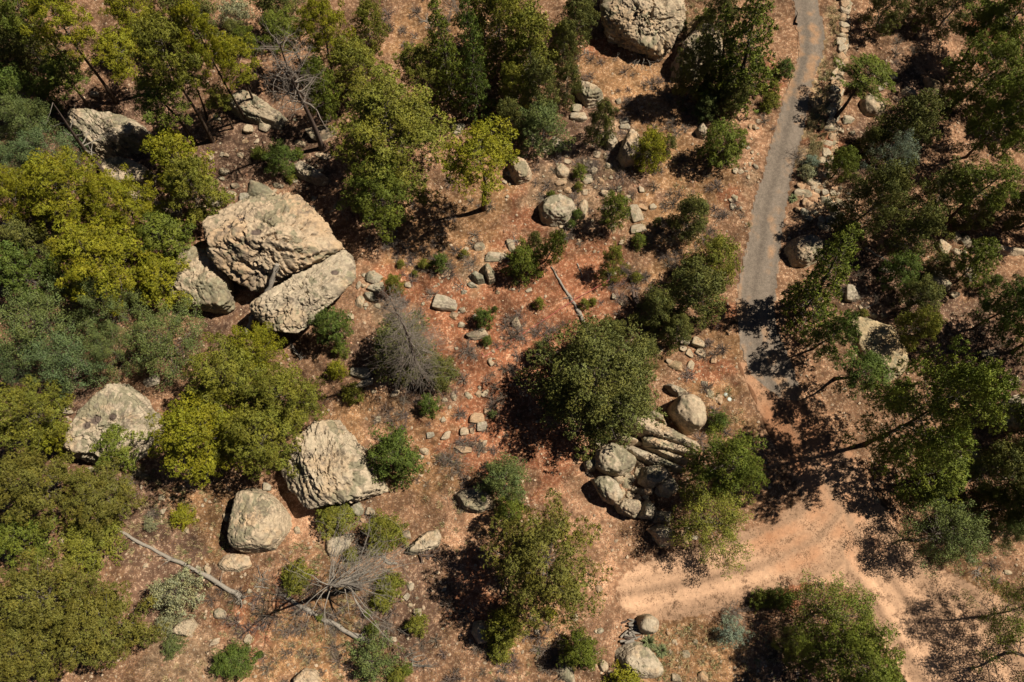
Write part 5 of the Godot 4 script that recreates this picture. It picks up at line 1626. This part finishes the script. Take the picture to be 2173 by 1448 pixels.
	# single rocks
	boulder("boulder", "round pale boulder at the rim of the dirt track", [[1353, 1325], [1360, 1308], [1380, 1304], [1397, 1315], [1400, 1332], [1392, 1345], [1370, 1346], [1356, 1338]], 1.3, {"lichen": 0.06, "varnish": 0.03, "sharp": 7.0, "bed_amp": 0.006, "rough": 0.02, "slope": 8})
	boulder("boulder", "flat pale boulder half buried beside the yuccas", [[1310, 1400], [1320, 1376], [1350, 1362], [1370, 1368], [1388, 1395], [1412, 1430], [1400, 1437], [1365, 1440], [1330, 1430]], 0.8, {"lichen": 0.03, "varnish": 0.03, "sharp": 8.0, "slope": 30, "rough": 0.03, "bed_amp": 0.004})
	boulder("boulder", "half-hidden grey boulder under the olive juniper", [[1004, 1345], [1010, 1322], [1025, 1320], [1040, 1335], [1038, 1362], [1015, 1366]], 1.1, {"lichen": 0.3})
	boulder("boulder", "lichened flat rock under the grey-green juniper", [[966, 1052], [980, 1040], [1010, 1036], [1040, 1048], [1050, 1075], [1015, 1086], [985, 1078]], 1.0, {"lichen": 0.3, "tops": [[90, 6, 0.9]]})
	boulder("boulder", "long tapering pale rock with a dead branch across it", [[860, 1172], [875, 1155], [905, 1130], [925, 1125], [934, 1140], [930, 1160], [900, 1160], [875, 1175]], 0.8, {"lichen": 0.06})
	boulder("rock_slab", "flat greenish slab lying flush in pink sand", [[694, 1145], [715, 1138], [750, 1132], [752, 1142], [735, 1165], [715, 1180], [698, 1180], [692, 1165]], 0.35, {"lichen": 0.3, "slope": 30}, "rock slab")
	boulder("rock_slab", "broad low rock plate below the rounded block boulder", [[460, 1200], [475, 1182], [500, 1176], [522, 1182], [526, 1200], [505, 1212], [475, 1210]], 0.45, {"lichen": 0.15, "slope": 32}, "rock slab")
	boulder("boulder", "small white rock at the foot of the silvery shrub", [[360, 1340], [380, 1320], [405, 1314], [413, 1325], [398, 1350], [375, 1348]], 0.7, {"lichen": 0.08})
	boulder("boulder", "cracked pale rock on the pink sand", [[622, 1440], [645, 1420], [668, 1424], [680, 1450], [640, 1470], [620, 1460]], 0.7, {"lichen": 0.06})
	boulder("bedrock", "big pale bedrock slab beside the dense dark green pine", [[1789, 676], [1815, 672], [1840, 674], [1888, 692], [1898, 715], [1918, 732], [1928, 762], [1915, 785], [1885, 799], [1855, 768], [1825, 738], [1812, 712]], 1.0, {"tops": [[200, 5, 0.9]], "lichen": 0.1, "varnish": 0.08, "slope": 34, "color": Color(0.54, 0.43, 0.26), "rough": 0.05}, "rock")
	boulder("rock_slab", "long pale slab beside the thin sparse pine", [[2053, 525], [2070, 515], [2100, 520], [2140, 528], [2185, 530], [2185, 540], [2130, 538], [2060, 536]], 0.7, {"lichen": 0.08, "slope": 25}, "rock slab")
	boulder("boulder", "dark boulder in shade at the roadside before the tall fir", [[1674, 525], [1690, 503], [1720, 500], [1748, 515], [1745, 545], [1715, 560], [1690, 555]], 1.3, {"lichen": 0.15, "varnish": 0.3})
	boulder("boulder", "round grey boulder beside the leaf-strewn path", [[2132, 805], [2145, 793], [2162, 798], [2165, 815], [2150, 822], [2135, 818]], 0.9, {"lichen": 0.35, "sharp": 9.0})
	boulder("boulder", "large dark overhanging boulder below the leaf-strewn path", [[2110, 875], [2130, 850], [2180, 845], [2190, 900], [2150, 915], [2118, 900]], 2.2, {"lichen": 0.25, "slope": -8})
	boulder("boulder", "pale rock under the giant pine's skirt", [[2010, 975], [2040, 955], [2085, 960], [2110, 985], [2080, 1010], [2030, 1005]], 1.5, {"lichen": 0.18}, "boulder", "pale rocks under the giant pine")
	boulder("boulder", "pale rock under the giant pine's skirt", [[1960, 940], [1990, 925], [2020, 935], [2015, 955], [1975, 960]], 1.2, {"lichen": 0.18}, "boulder", "pale rocks under the giant pine")
	# medium rocks
	for label in ROCKS:
		for q in ROCKS[label]:
			rng.seed = int(q[0] * 13 + q[1] * 7)
			var p := on_ground(q[0], q[1])
			var k := px_size(p)
			var rx: float = q[2] * k * 0.56
			var rz: float = q[3] * k * 0.62
			var ry := minf(rx, rz) * rf(0.6, 0.85)
			var mi := stone_at("rock", p + Vector3(0, ry * 0.25, 0), rx, ry, rz, rf(-0.3, 0.3) + (PI if rng.randf() < 0.5 else 0.0), q[4])
			tag(mi, label, "rock", label.replace("pale rock", "pale rocks").replace("stone ", "stones ").replace("rock in", "rocks in").replace("rock on", "rocks on"))
	for q in SCATTER:
		for i in int(q[3] * 0.86):
			rng.seed = int(q[0] * 3 + q[1] * 11 + i * 17)
			var a := rf(0, TAU)
			var r: float = q[2] * sqrt(rng.randf())
			var p := on_ground(q[0] + cos(a) * r, q[1] + sin(a) * r)
			if on_road(p) > 0.05:
				continue
			var s := 0.09 + 0.16 * pow(rng.randf(), 2.0)
			var mi := stone_at("stone", p + Vector3(0, s * 0.15, 0), s * rf(0.9, 1.5), s * 0.7, s, rf(0, TAU), ["rock", "rock", "rock_red", "rock_grey"][rng.randi() % 4])
			tag(mi, "fist to head sized pale stone lying loose on the soil", "stone", "loose stones scattered over the soil")

func build_dead_wood() -> void:
	dead_tree("dead_snag", "dead dark snag with a few bleached stubs in front of the striped boulder", 232, 386, 106, 214, 0.24, "snag", 3)
	dead_tree("dead_tree", "twisted dead tree with curling bare limbs on the brown slope", 684, 315, 590, 85, 0.22, "twisted", 8, "twig")
	dead_tree("dead_tree", "bare fine-twigged dead tree in front of a dark juniper", 888, 790, 835, 640, 0.17, "feathered", 12, "twig")
	dead_tree("dead_tree", "bare spidery dead tree with bleached limbs and a long shadow", 762, 1247, 690, 1234, 0.2, "spider", 21)
	fallen_log("fallen_log", "long bleached fallen log passing under the silvery shrub", [[510, 1268], [470, 1240], [415, 1210], [350, 1180], [290, 1148], [250, 1124], [215, 1103]], 0.17, 0.07, 6, 14, 7)
	fallen_log("fallen_log", "weathered log lying up the red slope to the biggest juniper", [[1252, 712], [1236, 680], [1222, 650], [1212, 634], [1198, 612], [1183, 588], [1170, 566]], 0.16, 0.05, 9, 9, 0)
	fallen_log("fallen_log", "broken grey fallen trunk beyond the spidery dead tree", [[596, 1260], [625, 1280], [660, 1300], [700, 1322], [740, 1342], [785, 1364]], 0.12, 0.17, 15, 18, 6)
	fallen_log("fallen_log", "grey log propped between the two halves of the split boulder", [[541, 672, 0.6], [560, 640, 1.8], [576, 595, 3.0], [588, 562, 3.8]], 0.2, 0.16, 17, 2, 0)
	fallen_log("fallen_log", "grey log standing in the shade under the long split boulder", [[520, 711, 0.1], [528, 690, 0.5], [537, 672, 1.0]], 0.2, 0.17, 18, 0, 0)
	fallen_log("stump_piece", "upright broken stump piece beside the rounded green juniper", [[1352, 652, 0.0], [1347, 635, 0.3], [1342, 616, 0.6]], 0.12, 0.1, 19, 0, 0, "dead_bark")
	fallen_log("stump_piece", "shorter broken stump piece leaning on the upright one", [[1358, 650, 0.0], [1354, 636, 0.2], [1350, 620, 0.4]], 0.11, 0.09, 20, 0, 0, "dead_bark")
	fallen_log("fallen_log", "thin pale log in the leaf-strewn hollow", [[1835, 525], [1858, 540], [1888, 556]], 0.09, 0.05, 23, 4, 0)
	fallen_log("fallen_log", "short forked dead log by the shaded gap under the split boulder", [[640, 762], [628, 745], [615, 728]], 0.13, 0.08, 24, 3, 5)
	fallen_log("fallen_log", "dark thin log on the pine grove floor", [[195, 232], [215, 222], [245, 208]], 0.1, 0.06, 25, 3, 0, "dead_bark")
	fallen_log("fallen_log", "bleached stick lying beside the broken fallen trunk", [[540, 1246], [558, 1247], [570, 1249]], 0.06, 0.03, 26, 2, 0)
	fallen_log("fallen_log", "pale bent stick beside the pale stone of the hollow", [[1836, 655], [1850, 648], [1860, 640]], 0.05, 0.03, 27, 1, 0)
	fallen_log("fallen_log", "curved bleached branch beside the tapering pale rock", [[815, 1185], [825, 1196], [843, 1196]], 0.12, 0.07, 28, 3, 3)
	fallen_log("fallen_log", "short bleached log beside the squat lichened boulder", [[1225, 560], [1232, 575], [1236, 590]], 0.05, 0.03, 29, 3, 0)
	brush("dead_branches", "heap of pale dead branches in front of the overhanging boulder", 1358, 108, 130, 16, 0.05, 41)
	brush("dead_branches", "twisted dark dead branch across the tapering pale rock", 905, 1184, 100, 9, 0.07, 42, 0.7, 1.2, "dead_bark")
	brush("dead_branches", "bleached dead branches reaching out from the wide dull shrub", 868, 1402, 110, 10, 0.05, 43, 0.5, 0.9)
	brush("dead_branches", "small bleached branches on the bare patch near the overhanging boulder", 1243, 112, 44, 8, 0.03, 44)
	brush("dead_branches", "pale dead twigs in the scrub clearing", 905, 45, 46, 10, 0.035, 45)
	brush("dead_branches", "bleached twigs beside the dark dense juniper", 1092, 510, 44, 10, 0.03, 46)
	brush("dead_branches", "pale twigs at the thick end of the long fallen log", 555, 1225, 66, 12, 0.03, 47)
	brush("dead_branches", "crooked white branch in the dark junipers behind the giant pine", 2130, 1015, 60, 7, 0.05, 48, 1.2, 2.0, "dead_wood", 2.5)
	brush("dead_branches", "dry twigs beside the pale boulder in the red clearing", 980, 608, 60, 8, 0.025, 49)
	brush("dead_branches", "pale brush on the path beside the smaller oak", 2075, 1215, 60, 12, 0.025, 50)
	brush("dead_branches", "grey brush below the great spreading pine", 720, 440, 90, 12, 0.03, 51)
	brush("dead_branches", "dead stems below the broad pine in front of the tilted boulder", 405, 1000, 60, 12, 0.035, 52, 1.4, 1.0, "dead_wood", 1.2)
	# leafless grey bushes that stand out one by one
	var k := 0
	for q in [[1420, 205, 60, "leafless grey bush in the scrub near the dark firs"], [960, 985, 80, "leafless grey bush beside the dense round juniper"], [1000, 560, 56, "leafless grey bush over the twin rocks in the red clearing"], [990, 745, 70, "leafless grey bush beside the rope's end"], [1165, 700, 50, "leafless grey bush beside the rope"], [1110, 720, 46, "leafless grey bush on the soil crossed by the rope"], [1200, 1385, 50, "leafless grey bush beside the round juniper on the sand"], [1560, 1300, 70, "leafless thin bush at the rim of the dirt track"], [1300, 730, 40, "leafless dark bush beside the weathered log"], [830, 520, 50, "leafless grey bush in the shadow edge by the split boulder"], [965, 20, 90, "leafless dark scrub bush in the far clearing"], [1690, 335, 50, "leafless grey bush on the verge below the road"]]:
		k += 1
		rng.seed = 600 + k
		var foot := on_ground(q[0], q[1])
		var r: float = px_size(foot) * q[2] * 0.5
		var o := thing("bare_bush", foot, q[3], "bush")
		var s := Soup.new()
		for i in 30:
			var az := rf(0, TAU)
			bough(s, Vector3(rf(-0.2, 0.2) * r, 0, rf(-0.2, 0.2) * r), Vector3(cos(az), rf(0.3, 1.2), sin(az)), r * rf(0.7, 1.1), 0.018, 2, 0.22, 3)
		part("branches", s.mesh(), M["twig"], o)

func _ready() -> void:
	# camera
	var cam := Camera3D.new()
	cam.name = "camera"
	cam.fov = rad_to_deg(2.0 * atan(724.0 / FPX))
	cam.position = Vector3(0, CAM_H, 0)
	cam.rotation = Vector3(-PI / 2 + TILT, 0, 0)
	cam.far = 3000.0
	cam.near = 0.1
	add_child(cam)
	cam.current = true
	# sky and exposure
	var sm := ProceduralSkyMaterial.new()
	sm.sky_top_color = Color(0.27, 0.36, 0.52)
	sm.sky_horizon_color = Color(0.60, 0.66, 0.72)
	sm.sky_curve = 0.12
	sm.ground_bottom_color = Color(0.30, 0.22, 0.16)
	sm.ground_horizon_color = Color(0.55, 0.52, 0.48)
	sm.sun_angle_max = 2.0
	sm.sky_energy_multiplier = 0.5
	var sky := Sky.new()
	sky.sky_material = sm
	var env := Environment.new()
	env.background_mode = Environment.BG_SKY
	env.sky = sky
	env.tonemap_mode = Environment.TONE_MAPPER_LINEAR
	env.tonemap_exposure = 1.42
	env.sdfgi_enabled = true
	env.ssao_enabled = true
	env.ssil_enabled = true
	var we := WorldEnvironment.new()
	we.name = "environment"
	we.environment = env
	add_child(we)
	# sun: high, from the right and a little from behind the scene
	var sun := DirectionalLight3D.new()
	sun.name = "sun"
	sun.light_energy = 1.6
	sun.light_angular_distance = 0.5
	sun.light_color = Color(1.0, 0.96, 0.885)
	sun.shadow_enabled = true
	add_child(sun)
	var el := deg_to_rad(56.0)
	var toward := Vector3(-cos(el) * 0.955, -sin(el), cos(el) * 0.296)
	sun.look_at_from_position(Vector3.ZERO, toward, Vector3.UP)

	# noises
	rng.seed = 1
	for i in 4096:
		dirs.append(Vector3(rng.randfn(), rng.randfn(), rng.randfn()).normalized())
	noise_a.seed = 3
	noise_a.noise_type = FastNoiseLite.TYPE_SIMPLEX_SMOOTH
	noise_a.frequency = 0.02
	noise_a.fractal_octaves = 3
	noise_b.seed = 8
	noise_b.noise_type = FastNoiseLite.TYPE_SIMPLEX
	noise_b.frequency = 0.02
	noise_b.fractal_octaves = 3
	noise_c.seed = 15
	noise_c.frequency = 0.02
	noise_c.fractal_octaves = 2
	noise_cell.seed = 19
	noise_cell.noise_type = FastNoiseLite.TYPE_CELLULAR
	noise_cell.frequency = 0.05
	noise_crk.seed = 29
	noise_crk.noise_type = FastNoiseLite.TYPE_CELLULAR
	noise_crk.frequency = 0.05
	noise_crk.cellular_return_type = FastNoiseLite.RETURN_DISTANCE2_SUB
	noise_blk.seed = 23
	noise_blk.noise_type = FastNoiseLite.TYPE_CELLULAR
	noise_blk.frequency = 0.05
	noise_blk.cellular_return_type = FastNoiseLite.RETURN_CELL_VALUE
	noise_cell.cellular_return_type = FastNoiseLite.RETURN_DISTANCE

	wall_line = poly_px([[1800, -60], [1797, 0], [1793, 60], [1789, 110], [1778, 180], [1772, 240], [1765, 300], [1753, 345], [1742, 395]])
	make_materials()
	var t0 := Time.get_ticks_msec()
	build_masks()
	build_ground()
	print("ground ", Time.get_ticks_msec() - t0)
	make_stones()
	build_wall()
	build_rocks()
	print("rocks ", Time.get_ticks_msec() - t0)
	make_variants()
	print("variants ", Time.get_ticks_msec() - t0)
	for row in TREES:
		plant_tree(row)
	for q in BUSHES:
		var g: String = q[7] if q.size() > 7 else ""
		var l: String = q[6] if q[6] else g.replace("bushes", "bush").replace("little", "low little")
		plant_tree([q[0], q[1], q[2], q[3], -1, -1, q[4], q[5], l, g])
	build_dead_wood()
	build_small_things()
	build_ground_cover()
	print("all ", Time.get_ticks_msec() - t0)
